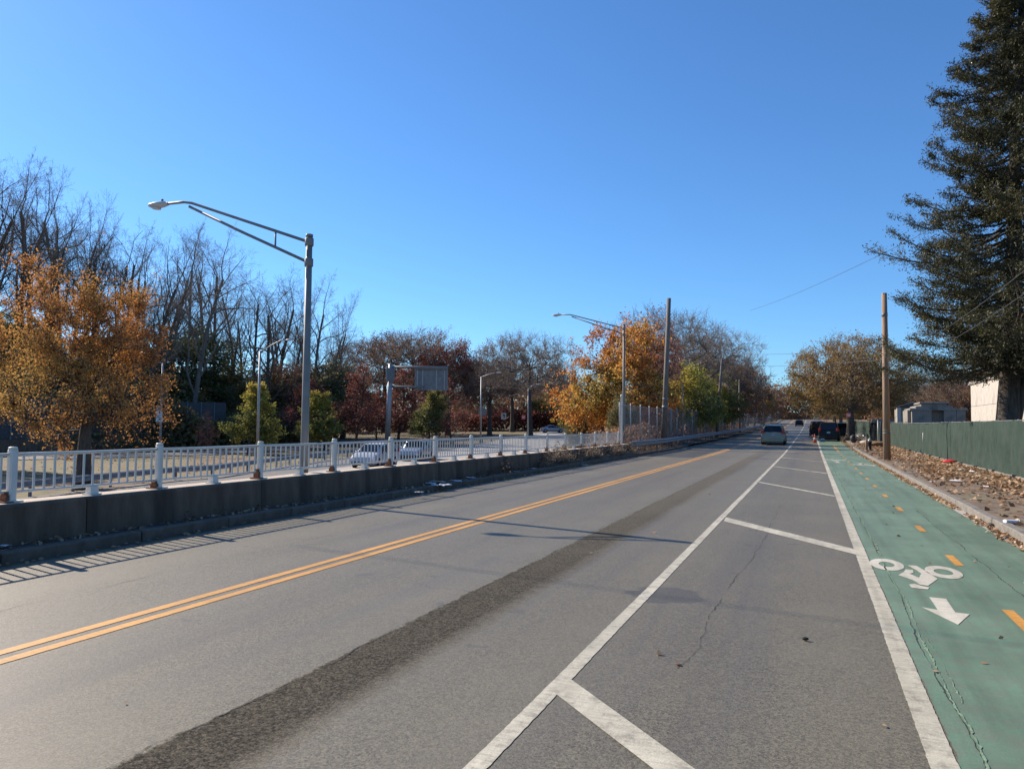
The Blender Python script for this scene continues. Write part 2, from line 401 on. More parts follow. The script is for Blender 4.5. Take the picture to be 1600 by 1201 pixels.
M['crack_dark'] = mat('dark_crack', (.02, .02, .02), (.045, .045, .042), .9, 30)
ORANGE = leaf_mat('orange_leaves', [(.22, .095, .038), (.44, .19, .055), (.54, .25, .07), (.48, .27, .075), (.36, .23, .065)], .5)
ORANGE2 = leaf_mat('amber_leaves', [(.26, .08, .03), (.56, .20, .04), (.64, .29, .06), (.56, .37, .08), (.26, .23, .06)], .5)
YELLOWG = leaf_mat('yellow_green_leaves', [(.09, .10, .03), (.22, .22, .045), (.42, .37, .065), (.46, .34, .07)], .5)
GREENL = leaf_mat('dull_green_leaves', [(.055, .068, .024), (.10, .12, .036), (.18, .18, .055), (.26, .22, .06)], .45)
OLIVE = leaf_mat('olive_leaves', [(.08, .078, .035), (.14, .13, .05), (.24, .20, .07), (.18, .12, .06)], .45)
REDL = leaf_mat('dark_red_leaves', [(.08, .030, .024), (.15, .050, .038), (.23, .080, .052), (.18, .085, .05)], .45)
BROWN = leaf_mat('brown_leaves', [(.12, .062, .035), (.20, .11, .06), (.29, .165, .085), (.24, .13, .08)], .45)
OCHRE = leaf_mat('ochre_leaves', [(.17, .10, .035), (.28, .175, .055), (.38, .25, .075), (.22, .18, .06)], .5)
FIRL = leaf_mat('fir_needles', [(.022, .024, .011), (.042, .044, .016), (.075, .074, .024), (.115, .095, .036)], .3)
DEAD = leaf_mat('fallen_leaves', [(.18, .095, .05), (.33, .20, .105), (.46, .32, .19), (.27, .17, .10)], .15)

# ------------------------------------------------------------------ structure: terrain, roads
def terrain():
    xs = np.concatenate([np.linspace(-1500, -200, 14), np.linspace(-190, -24, 56), np.linspace(-23, -10.2, 20), np.linspace(-9.9, 8, 8), np.linspace(20, 200, 10), np.linspace(300, 1500, 6)])
    ys = np.concatenate([np.linspace(-400, -30, 8), np.linspace(-20, 42.5, 22), np.linspace(43.5, 200, 60), np.linspace(210, 420, 22), np.linspace(500, 2500, 8)])
    vs = [(x, y, ter(x, y)) for y in ys for x in xs]; nx = len(xs)
    fs = [(j*nx+i, j*nx+i+1, (j+1)*nx+i+1, (j+1)*nx+i) for j in range(len(ys)-1) for i in range(nx-1)]
    b = MB(); b.add(vs, fs, True); b.build('ground', M['grass'], kind='structure')
terrain()
YS = [-20, -5, 5, 15, 25, 35, 45, 52, 58, 64, 70, 80, 90, 102, 115, 130, 150, 180, 212, 245, 280, 305, 330, 400]
def strip(name, x0, x1, dz, m, y0=-20, y1=400, kind='structure', dy=None, parent=None, rag=0):
    if rag:
        r = random.Random(int(x0*100)); ys = list(np.arange(0, 40, .05))+[40]+[y for y in YS if 40 < y < y1]+[y1]; b = MB()
        j = lambda y: 0 if y > 40 else r.uniform(-1, 1)*rag+.5*rag*math.sin(y*1.7)
        b.sheet([(x0+j(y), y, zr(y)+dz) for y in ys], [(x1+j(y), y, zr(y)+dz) for y in ys]); b.f = [tuple(reversed(f)) for f in b.f]
        return b.build(name, m, parent, kind=kind)
    ys = [y0]+[y for y in YS if y0 < y < y1]+[y1]
    if dy: ys = list(np.arange(y0, y1+1e-6, dy))
    b = MB(); b.sheet([(x0, y, zr(y)+dz) for y in ys], [(x1, y, zr(y)+dz) for y in ys])
    b.f = [tuple(reversed(f)) for f in b.f]
    return b.build(name, m, parent, kind=kind)
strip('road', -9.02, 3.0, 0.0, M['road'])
strip('bike_lane_surface', .70, 2.80, .004, M['green'], -20, 88, rag=.007)
strip('gutter', 2.80, 2.96, .005, M['gutter'], -20, 96)
strip('lane_line', -1.66, -1.55, .004, M['white_paint'], -20, 330, rag=.003)
strip('lane_line', .55, .69, .004, M['white_paint'], -20, 86, rag=.003)
strip('centre_line', -5.735, -5.625, .004, M['yellow_paint'], -20, 330, rag=.0025)
strip('centre_line', -5.52, -5.41, .004, M['yellow_paint'], -20, 330, rag=.0025)
for i in range(8):                       # buffer hatching
    y = 4.95+9.93*i; q = MB(); z = zr(y)+.0045
    if i == 0:
        c = [ground(*p)[:2] for p in [(868, 1084), (893, 1062), (1085, 1201), (1020, 1201)]]
        k = (.53-c[2][0])/(c[2][0]-c[1][0]); c[2] = c[2]+(c[2]-c[1])*k; k = (.53-c[3][0])/(c[3][0]-c[0][0]); c[3] = c[3]+(c[3]-c[0])*k
        q.add([(*p, z) for p in c], [(3, 2, 1, 0)])
    elif i == 1: q.add([(*ground(*p)[:2], z) for p in [(1131, 814), (1134, 808), (1336, 858), (1340, 867)]], [(3, 2, 1, 0)])
    else: q.add([(-1.53, y+.22, z), (-1.53, y-.10, z), (.53, y-4.15, z), (.53, y-3.83, z)], [(0, 1, 2, 3)])
    q.build('buffer_stripe', M['white_paint'], kind='structure')
for i in range(-3, 16):                  # bike lane yellow dashes
    y = 8.18+3.33*i
    q = MB(); z = zr(y)+.008
    q.add([(1.685, y-.42, z), (1.785, y-.42, z), (1.785, y+.42, z), (1.685, y+.42, z)], [(0, 1, 2, 3)])
    q.build('lane_dash', M['yellow_paint'], kind='structure')
q = MB(); q.add([(1.68, 57, zr(57)+.010), (1.80, 57, zr(57)+.010), (1.80, 70, zr(70)+.010), (1.68, 70, zr(70)+.010)], [(0, 1, 2, 3)]); q.build('lane_dash', M['yellow_paint'], kind='structure')

def ring(mb, cx, cy, rx, ry, hx, hy, z, n=28):
    vs = [(cx+rx*math.cos(2*math.pi*k/n), cy+ry*math.sin(2*math.pi*k/n), z) for k in range(n)]+[(cx+hx*math.cos(2*math.pi*k/n), cy+hy*math.sin(2*math.pi*k/n), z) for k in range(n)]
    mb.add(vs, [(k, (k+1) % n, n+(k+1) % n, n+k) for k in range(n)])
def c6(x, y): return 1300+x/2.997, 800+y/2.997
def flat(mb, pts, z=.012): mb.add([(*ground(*c6(*p))[:2], z) for p in pts], [tuple(range(len(pts)))])
def symbol(dx, dy, mirror=False):
    s = MB()
    ring(s, .875, 10.80, .195, .44, .09, .19, .008)
    ring(s, 1.47, 10.52, .195, .43, .10, .20, .008)
    def f2(pts, z): s.add([(*ground(1094+x/2.866, 781+y/2.866)[:2], z) for x, y in reversed(pts)], [tuple(range(len(pts)))])
    f2([(928, 294), (968, 296), (1018, 324), (990, 331), (972, 318)], .008)
    f2([(1018, 324), (1064, 355), (1020, 386), (985, 380), (952, 360), (980, 350), (990, 331)], .008)
    f2([(888, 338), (914, 322), (980, 350), (952, 360)], .008)
    f2([(914, 322), (920, 312), (953, 314), (956, 327), (938, 332)], .008)
    f2([(935, 380), (960, 377), (985, 385), (1026, 394), (1020, 402), (985, 399), (948, 395)], .008)
    cx, cy = 1.17, 10.2
    s.v = [((cx-(x-cx) if mirror else x)+dx, (cy-(y-cy) if mirror else y)+dy, z+zr(y+dy)) for x, y, z in s.v]
    s.build('bicycle_marking', M['white_paint_new'], kind='structure')
def arrow(dx, dy, mirror=False):
    a = MB(); pts = [ground(*c6(*p))[:2] for p in [(455, 400), (535, 408), (578, 472), (645, 480), (590, 530), (420, 447), (495, 460)]]
    if mirror: pts = [(2.34-x, 16.8-y) for x, y in pts]
    P = [(x+dx, y+dy, .008+zr(y+dy)) for x, y in pts]
    a.add(P, [(0, 1, 2, 6), (2, 3, 4), (6, 2, 4), (5, 6, 4)]); a.build('arrow_marking', M['white_paint_new'], kind='structure')
symbol(0, 0); arrow(0, 0)
symbol(0, 32.5); arrow(0, 32.2)
symbol(1.20, -2.6, True); arrow(1.23, 1.62, True)
symbol(1.05, 28.5, True); arrow(1.05, 31, True)
for yy in (66, 70.5): 
    for k in range(3):
        q = MB(); q.box((1.98+k*.28, yy, zr(yy)+.007), (.2, .6, .004)); q.build('yield_marking', M['white_paint_new'], kind='structure')

def wiggle(name, pts, wdt, m, amp, seed, z=.008, h=0.0):
    rn = random.Random(seed); ys = np.arange(pts[0][1], pts[-1][1], .035)
    px = np.interp(ys, [p[1] for p in pts], [p[0] for p in pts]); a = 0; A = []; B = []
    xs = []
    for i, y in enumerate(ys):
        a = a*.93+rn.uniform(-1, 1)*amp*.6; ww = wdt*rn.uniform(.15, 1.3)*(.6+.5*math.sin(y*5.1+seed)); wb = wdt*rn.uniform(.15, 1.3)*(.6+.5*math.sin(y*3.7+seed*2))
        x = px[i]+a; A.append((x-ww, y, z+zr(y))); B.append((x+wb, y, z+zr(y))); xs.append((x, y, z+h+zr(y)))
    q = MB()
    if h: q.sheet(xs, A); q.sheet(B, xs)
    else: q.sheet(B, A)
    q.build(name, m, kind='structure')
wiggle('pavement_crack', [(.82, 4), (.80, 7), (.84, 8.5), (.84, 17), (.86, 40)], .007, M['crack_dark'], .009, 3, .0065)
wiggle('pavement_crack', [(.845, 3), (.815, 7), (.86, 8.5), (.86, 17), (.88, 30)], .012, M['crack_fill'], .009, 4, .008)
wiggle('pavement_crack', [(.87, 5.6), (.875, 6.2), (.87, 7.2)], .006, M['crack_fill'], .010, 9, .008)
wiggle('pavement_crack', [(2.03, 9), (2.04, 12.5), (2.03, 18)], .009, M['crack_dark'], .012, 5, .0065)
wiggle('pavement_crack', [(-.92, 5.6), (-.84, 6.2), (-.9, 7.3), (-.85, 8.2), (-.79, 9.7), (-.7, 11.9), (-.65, 18)], .004, M['crack_dark'], .012, 6, .004)
wiggle('pavement_crack', [(-3.31, 1.5), (-3.29, 6), (-3.31, 14), (-3.30, 24)], .006, M['crack_dark'], .02, 7, .004)
wiggle('pavement_crack', [(-6.9, 2), (-7.0, 14), (-7.2, 30)], .004, M['crack_dark'], .02, 8, .004)

# kerbs made of single stones
def kerb(name, x0, x1, h, y0, y1, ln, m, seed):
    root = thing(name, None, None, (0, 0, 0), kind='structure'); rn = random.Random(seed)
    y = y0; me = None
    while y < y1:
        L = ln*rn.uniform(.85, 1.15)
        b = MB().bbox((0, 0, 0), (x1-x0, L-.018, h+.1), .018)
        o = b.build('kerb_stone', m, root)
        o.location = ((x0+x1)/2+rn.uniform(-.008, .008), y+L/2, zr(y)+h/2-.05+rn.uniform(-.008, .008))
        o.rotation_euler.z = rn.uniform(-.003, .003)
        y += L
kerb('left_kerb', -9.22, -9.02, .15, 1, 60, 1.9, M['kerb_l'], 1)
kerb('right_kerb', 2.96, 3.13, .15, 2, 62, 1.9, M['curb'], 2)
strip('left_kerb_far', -9.22, -9.02, .14, M['kerb_l'], 60, 400)
strip('left_verge', -9.66, -9.21, .11, M['dirt_l'], -5, 44)
strip('left_verge', -10.8, -9.21, .10, M['dirt_l'], 44, 400)
strip('right_verge', 3.12, 6.4, .12, M['dirt'], -20, 400)
strip('driveway', 3.13, 6.2, .135, M['gutter'], 66, 80)
strip('right_far_ground', 6.4, 40, .10, M['grass'], -20, 400)

# parkway pavement, lower, left
def ground_ribbon(name, pts, w0, m, dz):
    q = MB(); A = []; B = []
    for i, p in enumerate(pts):
        a = Vector(pts[max(0, i-1)][:2]); c = Vector(pts[min(len(pts)-1, i+1)][:2]); t = (c-a).normalized(); n = Vector((-t.y, t.x))
        ww = w0 if not hasattr(w0, '__len__') else w0[i]
        for L, s in ((A, 1), (B, -1)):
            x, y = p[0]+n.x*ww*s, p[1]+n.y*ww*s; L.append((x, y, ter(min(x, -10.3), y)+dz))
    q.sheet(A, B); 
    if (Vector(q.v[1])-Vector(q.v[0])).cross(Vector(q.v[len(pts)])-Vector(q.v[0])).z < 0: q.f = [tuple(reversed(f)) for f in q.f]
    return q.build(name, m, kind='structure')
def hit(px, py, t0=8, t1=400):
    d = ray(px, py); t = t0
    while t < t1:
        p = np.array([0, 0, CAM_H])+d*t
        if p[2] < ter(p[0], p[1]): return p
        t += .15
    return p
pk = [hit(*p)[:2] for p in [(262, 752), (330, 747), (400, 736), (450, 728), (520, 718), (600, 708), (700, 697), (780, 690)]]
guard_pts = [(pk[0][0]+2.5, pk[0][1]-12)]+[tuple(p) for p in pk]
ground_ribbon('parkway_shoulder', [(x+3.2, y) for x, y in [(guard_pts[0][0]+1, guard_pts[0][1]-20)]+guard_pts]+[(-52, 190), (-62, 300)], 3.1, M['asphalt2'], .05)
lane_pts = [(-17.5, -10), (-21, 15), (-23.5, 32), (-26, 48), (-29.5, 66), (-34, 90), (-40, 120), (-50, 170), (-60, 300)]
ground_ribbon('parkway_lane', lane_pts, [6.2, 6.2, 5.8, 5.6, 5.4, 5.4, 5.4, 5.6, 6], M['concrete_lane'], .07)
ground_ribbon('ramp_shoulder', [(x+7.3, y) for x, y in lane_pts[:5]], [4.2, 3.8, 3.4, 2.4, 1.2], M['asphalt2'], .09)
far_rd = [hit(*p)[:2] for p in [(20, 716), (150, 713), (300, 709), (420, 702), (520, 694), (620, 686)]]
ground_ribbon('service_road', [tuple(p) for p in far_rd], 3.6, M['asphalt2'], .05)

# ------------------------------------------------------------------ left wall and railing
RX = -9.9
wall = thing('parapet_wall', 'long low weathered concrete wall carrying the white railing', 'wall', (RX, 0, 0))
yj = [-4, -1.2, 1.6, 4.4, 7.9, 11.6, 15.2, 18.9, 22.5, 26.2, 29.8, 33.4, 37.1, 42.9]
rn = random.Random(5)
for a, b_ in zip(yj[:-1], yj[1:]):
    q = MB(); L = b_-a-.014
    pr = [(-.27, -2.2), (-.27, .60), (-.245, .645), (.205, .645), (.235, .61), (.245, -.2)]
    n = len(pr); vs = [(x, -L/2, z) for x, z in pr]+[(x, L/2, z) for x, z in pr]
    q.add(vs, [tuple(range(n)), tuple(range(2*n-1, n-1, -1))]+[(i, n+i, n+(i+1) % n, (i+1) % n) for i in range(n)])
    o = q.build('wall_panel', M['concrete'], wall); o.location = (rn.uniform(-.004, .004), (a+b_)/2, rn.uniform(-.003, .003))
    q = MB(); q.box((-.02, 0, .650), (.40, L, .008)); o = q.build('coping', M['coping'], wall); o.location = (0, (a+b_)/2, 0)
rail = thing('metal_railing', 'white painted metal railing with rusty post feet on the concrete wall', 'railing', (RX, 0, .654))
def post_mesh():
    b = MB(); b.bbox((0, 0, .35), (.10, .108, .70), .02); b.lathe([(.054, .69), (.056, .712), (.046, .724), (.001, .728)], 14); b.box((0, 0, .012), (.20, .21, .02)); return b.mesh('post', M['white_steel'])
pm = post_mesh()
ft = MB(); ft.box((0, -.085, .06), (.10, .045, .10)); ft.box((0, -.09, .012), (.18, .12, .018)); ft.box((0.0, -.085, .125), (.06, .05, .05)); fm = ft.mesh('rusty_bracket', M['rust'])
bb = MB(); bb.box((0, 0, .385), (.016, .030, .50)); bm = bb.mesh('baluster', M['white_steel'])
sf = MB(); sf.box((0, 0, .06), (.11, .14, .12), top=.92); sf.box((0, 0, .01), (.17, .2, .016)); sm_ = sf.mesh('rail_foot', M['white_steel'])
p0, dp = 6.95, 2.44
for k in range(-2, 16):
    y = p0+dp*k
    if y > 43.2: break
    o = link('post', pm, rail, loc=(0, y, 0), rz=rn.uniform(-.04, .04)); o.scale.z = rn.uniform(.985, 1.015)
    o = link('rusty_bracket', fm, o); o.scale = (1.25, 1, rn.uniform(.7, 1.3))
    if y+dp > 43.2: break
    for z, r in ((.63, .024), (.135, .022)):
        t = MB(); t.tube([(0, .062, 0), (0, dp/2, -.004), (0, dp-.062, 0)], r, 10); o = t.build('rail', M['white_steel'], rail); o.location = (0, y, z)
    link('rail_foot', sm_, rail, loc=(0, y+dp/2, 0))
    for j in range(1, 16):
        link('baluster', bm, rail, loc=(0, y+dp*j/16, 0), rz=rn.uniform(-.05, .05))
# roadside W-beam guardrails
def wbeam(name, label, pts, zf, zoff=.62, m='galv', post_h=1.0, sp=1.9, rot_end=True):
    root = thing(name, label, 'guardrail', (pts[0][0], pts[0][1], 0)); o0 = Vector((pts[0][0], pts[0][1]))
    P = [Vector(p[:2]) for p in pts]; d = [0]
    for a, b in zip(P[:-1], P[1:]): d.append(d[-1]+(b-a).length)
    prof = [(.0, -.155), (.07, -.115), (.07, -.07), (.0, -.02), (.0, .02), (.07, .07), (.07, .115), (.0, .155)]
    def at(s):
        for i in range(len(P)-1):
            if s <= d[i+1] or i == len(P)-2:
                t = (P[i+1]-P[i]).normalized(); p = P[i]+t*(s-d[i]); return p, t
    s = 0; L = 3.81
    while s < d[-1]-.5:
        e = min(s+L, d[-1]); q = MB(); rings = []
        for ss in np.linspace(s+.01, e-.01, 4):
            p, t = at(ss); n = Vector((t.y, -t.x)); z = zf(p.x, p.y)+zoff
            rings.append([(p.x-o0.x+n.x*a, p.y-o0.y+n.y*a, z+b) for a, b in prof])
        k = len(prof)
        vs = [v for r in rings for v in r]
        q.add(vs, [(i*k+j, i*k+j+1, (i+1)*k+j+1, (i+1)*k+j) for i in range(3) for j in range(k-1)])
        q.build('beam_section', M[m], root)
        s = e
    pb = MB(); pb.box((-.09, 0, .0), (.08, .12, post_h), 0); pm_ = pb.mesh('guard_post', M['galv_dark'])
    s = .3
    while s < d[-1]:
        p, t = at(s); link('guard_post', pm_, root, loc=(p.x-o0.x, p.y-o0.y, zf(p.x, p.y)+.25), rz=math.atan2(t.y, t.x)-math.pi/2); s += sp
    return root
wbeam('guardrail', 'galvanised guardrail beside the road in front of the left chain link fence', [(-9.42, 42.2), (-9.38, 60), (-9.38, 80), (-9.38, 110), (-9.38, 165)], lambda x, y: zr(y)+.06, m='galv')
wbeam('guardrail', 'lower parkway guardrail curving past the lawn behind the white railing', guard_pts, ter, m='galv', sp=2.5)

# chain link fences
def chain_panel(Wd, Hh, pitch, wire, name='mesh_panel'):
    V = []; F = []
    def seg(a, b):
        a = Vector(a); b = Vector(b); o = len(V); h = wire/2
        V.extend([(0.001, a.x, a.y+h), (0.001, a.x, a.y-h), (0.001, b.x, b.y-h), (0.001, b.x, b.y+h)])
        F.append((o, o+1, o+2, o+3))
    n = int((Wd+Hh)/pitch)
    for i in range(1, n):
        c = i*pitch
        y0, z0 = (c, 0) if c < Wd else (Wd, c-Wd); y1, z1 = (0, c) if c < Hh else (c-Hh, Hh)
        seg((y0, z0), (y1, z1)); seg((Wd-y0, z0), (Wd-y1, z1))
    me = bpy.data.meshes.new(name); me.from_pydata(V, [], F); me.materials.append(M['chain']); return me
cp = chain_panel(2.9, 2.75, .075, .018)
fen = thing('chain_link_fence', 'tall grey chain link fence behind the roadside guardrail', 'fence', (-10.35, 43.2, 0))
pb = MB(); pb.lathe([(.038, 0), (.038, 3.05), (.001, 3.09)], 10); fpm = pb.mesh('fence_post', M['galv'])
y = 0; k = 0
while y < 240:
    link('fence_post', fpm, fen, loc=(0, y, zr(43.2+y)))
    if y < 190: link('mesh_panel', cp, fen, loc=(0, y, zr(44.6+y)+.15)); 
    t = MB(); t.tube([(0, y, zr(43.2+y)+2.92), (0, y+2.9, zr(46.1+y)+2.92)], .02, 6); t.build('top_rail', M['galv'], fen)
    y += 2.9
pb = MB(); pb.bbox((0, 0, 1.68), (.10, .10, 3.36), .01); pb.lathe([(.08, 3.36), (.085, 3.45), (.001, 3.52)], 8); pb.build('corner_post', M['white_steel'], fen).location = (.18, -.25, 0)

# ------------------------------------------------------------------ right green screened fence
FXR = 6.15
gf = thing('screened_fence', 'chain link fence covered in dark green screen fabric along the right verge', 'fence', (FXR, 0, 0))
rn = random.Random(8)
def screen_panel(y0, y1, h, seed):
    r = random.Random(seed); L = y1-y0; nx = max(4, int(L/.16)); nz = 12; vs = []; ph = [r.uniform(0, 6.28) for _ in range(8)]
    for j in range(nz+1):
        for i in range(nx+1):
            u = i/nx*L; v = j/nz*h; sag = .045*math.sin(math.pi*i/nx)
            edge = math.sin(math.pi*j/nz)
            x = (.030*math.sin(u*7+ph[0]+1.1*math.sin(v*2+ph[1]))+.022*math.sin(u*17+v*2.4+ph[2])+.04*math.sin(u*2.3+ph[3]))*(.35+edge*.9)
            x = (x+.03*edge*math.sin(u*1.2-v*2.5+ph[4]))*min(1, 5*min(i, nx-i)/nx)
            vs.append((x-.05, u, v*(h-(sag if j == nz else sag*v/h))/h))
    b = MB(); b.add(vs, [(j*(nx+1)+i, j*(nx+1)+i+1, (j+1)*(nx+1)+i+1, (j+1)*(nx+1)+i) for j in range(nz) for i in range(nx)], True)
    return b
pb = MB(); pb.lathe([(.03, 0), (.03, 1.92), (.001, 1.95)], 8); pb.v = [(x+.05, y, z) for x, y, z in pb.v]; gpm = pb.mesh('fence_post', M['galv_dark'])
pb = MB(); pb.box((-.0, 0, .06), (.34, .16, .18), top=.8); pbk = pb.mesh('footing_block', M['curb'])
y = -8; k = 0
while y < 150:
    L = 3.05; gap = 77 < y < 79
    hh = 1.84+rn.uniform(-.025, .025)
    z = zr(y)+.10
    link('fence_post', gpm, gf, loc=(0, y, z))
    if not gap:
        screen_panel(-.03, L+.03, hh, k).build('screen_panel', M['screen'], gf).location = (0, y, z+.06)
        t = MB(); t.tube([(0, 0, 0), (0, L, zr(y+L)-zr(y))], .018, 6); t.build('top_rail', M['galv_dark'], gf).location = (0, y, z+1.90)
    if y < 60:
        link('footing_block', pbk, gf, loc=(-.03+rn.uniform(-.04, .04), y, z+.02), rz=rn.uniform(-.15, .15))
    y += L; k += 1
ks = MB(); ks.bbox((0, 0, 0), (.22, 90, .16), .02); o = ks.build('base_kerb', M['curb'], gf); o.location = (.02, 22, .14)
t = MB(); t.tube([(-.14, 0, 0), (-.12, .05, .5)], .02, 6); o = t.build('white_strap', M['paper'], gf); o.location = (0, 49.5, .95)

# ------------------------------------------------------------------ mausoleums
def stone_wall(root, x0, x1, y0, y1, z0, rows, face, m, rnd, wall_name='stone_block', door=None, seed=0):
    """courses of separate blocks on one face of a building; face 'y' at y0, or 'x' at x0"""
    r = random.Random(seed); z = z0
    for ri, (h, n) in enumerate(rows):
        a, b = (x0, x1) if face == 'y' else (y0, y1)
        cuts = [a+(b-a)*(i+(.5 if ri % 2 and 0 < i < n+1 else 0)-(.5 if ri % 2 and i > 0 else 0)*0)/n for i in range(n+1)]
        cuts = [a]+[c for c in cuts if a+.2 < c < b-.2]+[b]
        for c0, c1 in zip(cuts[:-1], cuts[1:]):
            if door and c1 > door[0] and c0 < door[1] and z < door[2]-.05:
                segs = [(c0, min(c1, door[0])), (max(c0, door[1]), c1)]
            else: segs = [(c0, c1)]
            for s0, s1 in segs:
                if s1-s0 < .12: continue
                q = MB(); dpth = .22+r.uniform(0, .02)
                if face == 'y': q.bbox((0, 0, 0), (s1-s0-.02, dpth*2, h-.02), .012)
                else: q.bbox((0, 0, 0), (dpth*2, s1-s0-.02, h-.02), .012)
                o = q.build(wall_name, m, root)
                o.location = (((s0+s1)/2, y0, z+h/2) if face == 'y' else (x0, (s0+s1)/2, z+h/2))
        z += h
    return z
Ym = 64.0
x0 = at_y(1424, 650, Ym)[0]; x1 = at_y(1508, 650, Ym)[0]
mz = thing('mausoleum', 'low grey granite mausoleum with stepped parapet behind the green fence', 'mausoleum', (0, 0, 0))
core = MB(); core.box(((x0+x1)/2, Ym+1.7, 1.55), (x1-x0-.3, 3.0, 2.9)); core.build('core', M['stone'], mz)
hW = at_y(1470, 640, Ym)[2]; 
stone_wall(mz, x0, x1, Ym, 0, .1, [(.65, 4), (.62, 3), (.62, 4), (hW-.1-1.89-.02, 3)], 'y', M['stone'], 0, door=(x0+(x1-x0)*.38, x0+(x1-x0)*.60, 2.2), seed=3)
stone_wall(mz, x0, 0, Ym+.25, Ym+3.3, .1, [(.65, 2), (.62, 2), (.62, 2), (hW-.1-1.89-.02, 2)], 'x', M['stone'], 0, seed=4)
q = MB(); q.box((x0+(x1-x0)*.49, Ym-.02, 1.2), ((x1-x0)*.2, .3, 1.9)); q.build('doorway', M['black'], mz)
q = MB(); q.bbox(((x0+x1)/2, Ym+1.5, hW+.03), (x1-x0+.25, 3.6, .16), .02); q.build('cornice', M['stone'], mz)
hP = at_y(1470, 628, Ym)[2]
a_, b_ = x0+(x1-x0)*.22, x0+(x1-x0)*.62
q = MB(); q.bbox(((a_+b_)/2, Ym+1.4, (hW+.11+hP-.12)/2), (b_-a_+.3, 3.3, hP-.12-hW-.11), .015)
q.bbox(((a_+b_)/2, Ym+1.4, hP-.06), (b_-a_+.5, 3.5, .12), .015); q.bbox(((a_+b_)/2, Ym+1.4, hW+.20), (b_-a_+1.1, 3.36, .18), .06)
q.build('pediment', M['stone'], mz)
# smaller one behind
Y2 = 76.0; u0 = at_y(1402, 650, Y2)[0]; u1 = at_y(1428, 650, Y2)[0]+1.2; z2 = at_y(1404, 636, Y2)[2]; z3 = at_y(1424, 630, Y2)[2]
m2 = thing('mausoleum', 'small dark mausoleum with sloping roof just left of the stepped one', 'mausoleum')
q = MB(); q.box(((u0+u1)/2, Y2+1.5, z2/2), (u1-u0-.1, 2.9, z2)); q.build('core', M['stone'], m2)
stone_wall(m2, u0, u1, Y2, 0, .1, [(.8, 2), (.8, 2), (z2-1.7, 2)], 'y', M['stone'], 0, seed=8)
q = MB(); q.bbox((u0+.1, Y2-.28, z2/2), (.34, .3, z2), .03); q.build('corner_pier', M['stone_lt'], m2)
q = MB(); q.add([(u0-.2, Y2-.5, z2), (u1+.2, Y2-.5, z2), ((u0+u1)/2+.2, Y2-.5, z3+.15), (u0-.2, Y2+3.2, z2), (u1+.2, Y2+3.2, z2), ((u0+u1)/2+.2, Y2+3.2, z3+.15)], [(0, 1, 2), (5, 4, 3), (0, 2, 5, 3), (2, 1, 4, 5), (0, 3, 4, 1)]); q.build('roof', M['roof_dk'], m2)
q = MB(); q.box(((u0+u1)/2, Y2-.26, 1.3), (.8, .1, 2.2)); q.build('doorway', M['black'], m2)
# pale tall mausoleum
XL = 9.4; ya = at_x(1524, 640, XL)[1]; yb = at_x(1668, 640, XL)[1]
zt = at_x(1524, 601, XL)[2]
m3 = thing('mausoleum', 'tall pale limestone mausoleum behind the dark conifer trunk', 'mausoleum')
q = MB(); q.box((XL+2.6, (ya+yb)/2, zt/2-.05), (4.9, ya-yb-.3, zt)); q.build('core', M['stone_lt'], m3)
stone_wall(m3, XL, 0, yb, ya, .1, [(1.15, 4), (.55, 5), (1.25, 4), (zt-3.05, 3)], 'x', M['stone_lt'], 0, seed=5, door=(yb+2.2, yb+3.1, 2.3))
stone_wall(m3, XL, XL+5, yb-.05, 0, .1, [(1.15, 3), (.55, 3), (1.25, 3), (zt-3.05, 2)], 'y', M['stone_lt'], 0, seed=6)
q = MB(); q.bbox((XL+2.55, (ya+yb)/2, zt+.12), (5.7, ya-yb+.7, .22), .03); q.build('cornice', M['stone_lt'], m3)
q = MB(); q.bbox((XL+2.55, (ya+yb)/2, zt+.55), (5.0, ya-yb-.2, .6), .03); q.build('parapet', M['stone_lt'], m3)
q = MB(); q.box((XL-.05, yb+2.65, 1.2), (.5, .9, 2.2)); q.build('window', M['black'], m3)
# low shed
Y4 = 86.0; s0 = at_y(1349, 660, Y4)[0]; s1 = at_y(1376, 660, Y4)[0]; zz = at_y(1360, 656, Y4)[2]
m4 = thing('shed', 'small dark shed with pale gable edge behind the far end of the green fence', 'shed')
q = MB(); q.box(((s0+s1)/2+1.0, Y4+1.5, zz/2), (s1-s0, 3, zz-.05)); q.build('wall', M['roof_dk'], m4)
q = MB(); q.add([(s0+.7, Y4-.2, zz-.3), (s1+1.3, Y4-.2, zz-.25), (s1+1.2, Y4-.2, zz+.10), (s0+.9, Y4-.2, zz+.10), (s0+.7, Y4+3.2, zz-.3), (s1+1.3, Y4+3.2, zz-.25), (s1+1.2, Y4+3.2, zz+.10), (s0+.9, Y4+3.2, zz+.10)], [(0, 1, 2, 3), (7, 6, 5, 4), (3, 2, 6, 7), (0, 3, 7, 4), (1, 5, 6, 2)]); q.build('roof', M['stone'], m4)

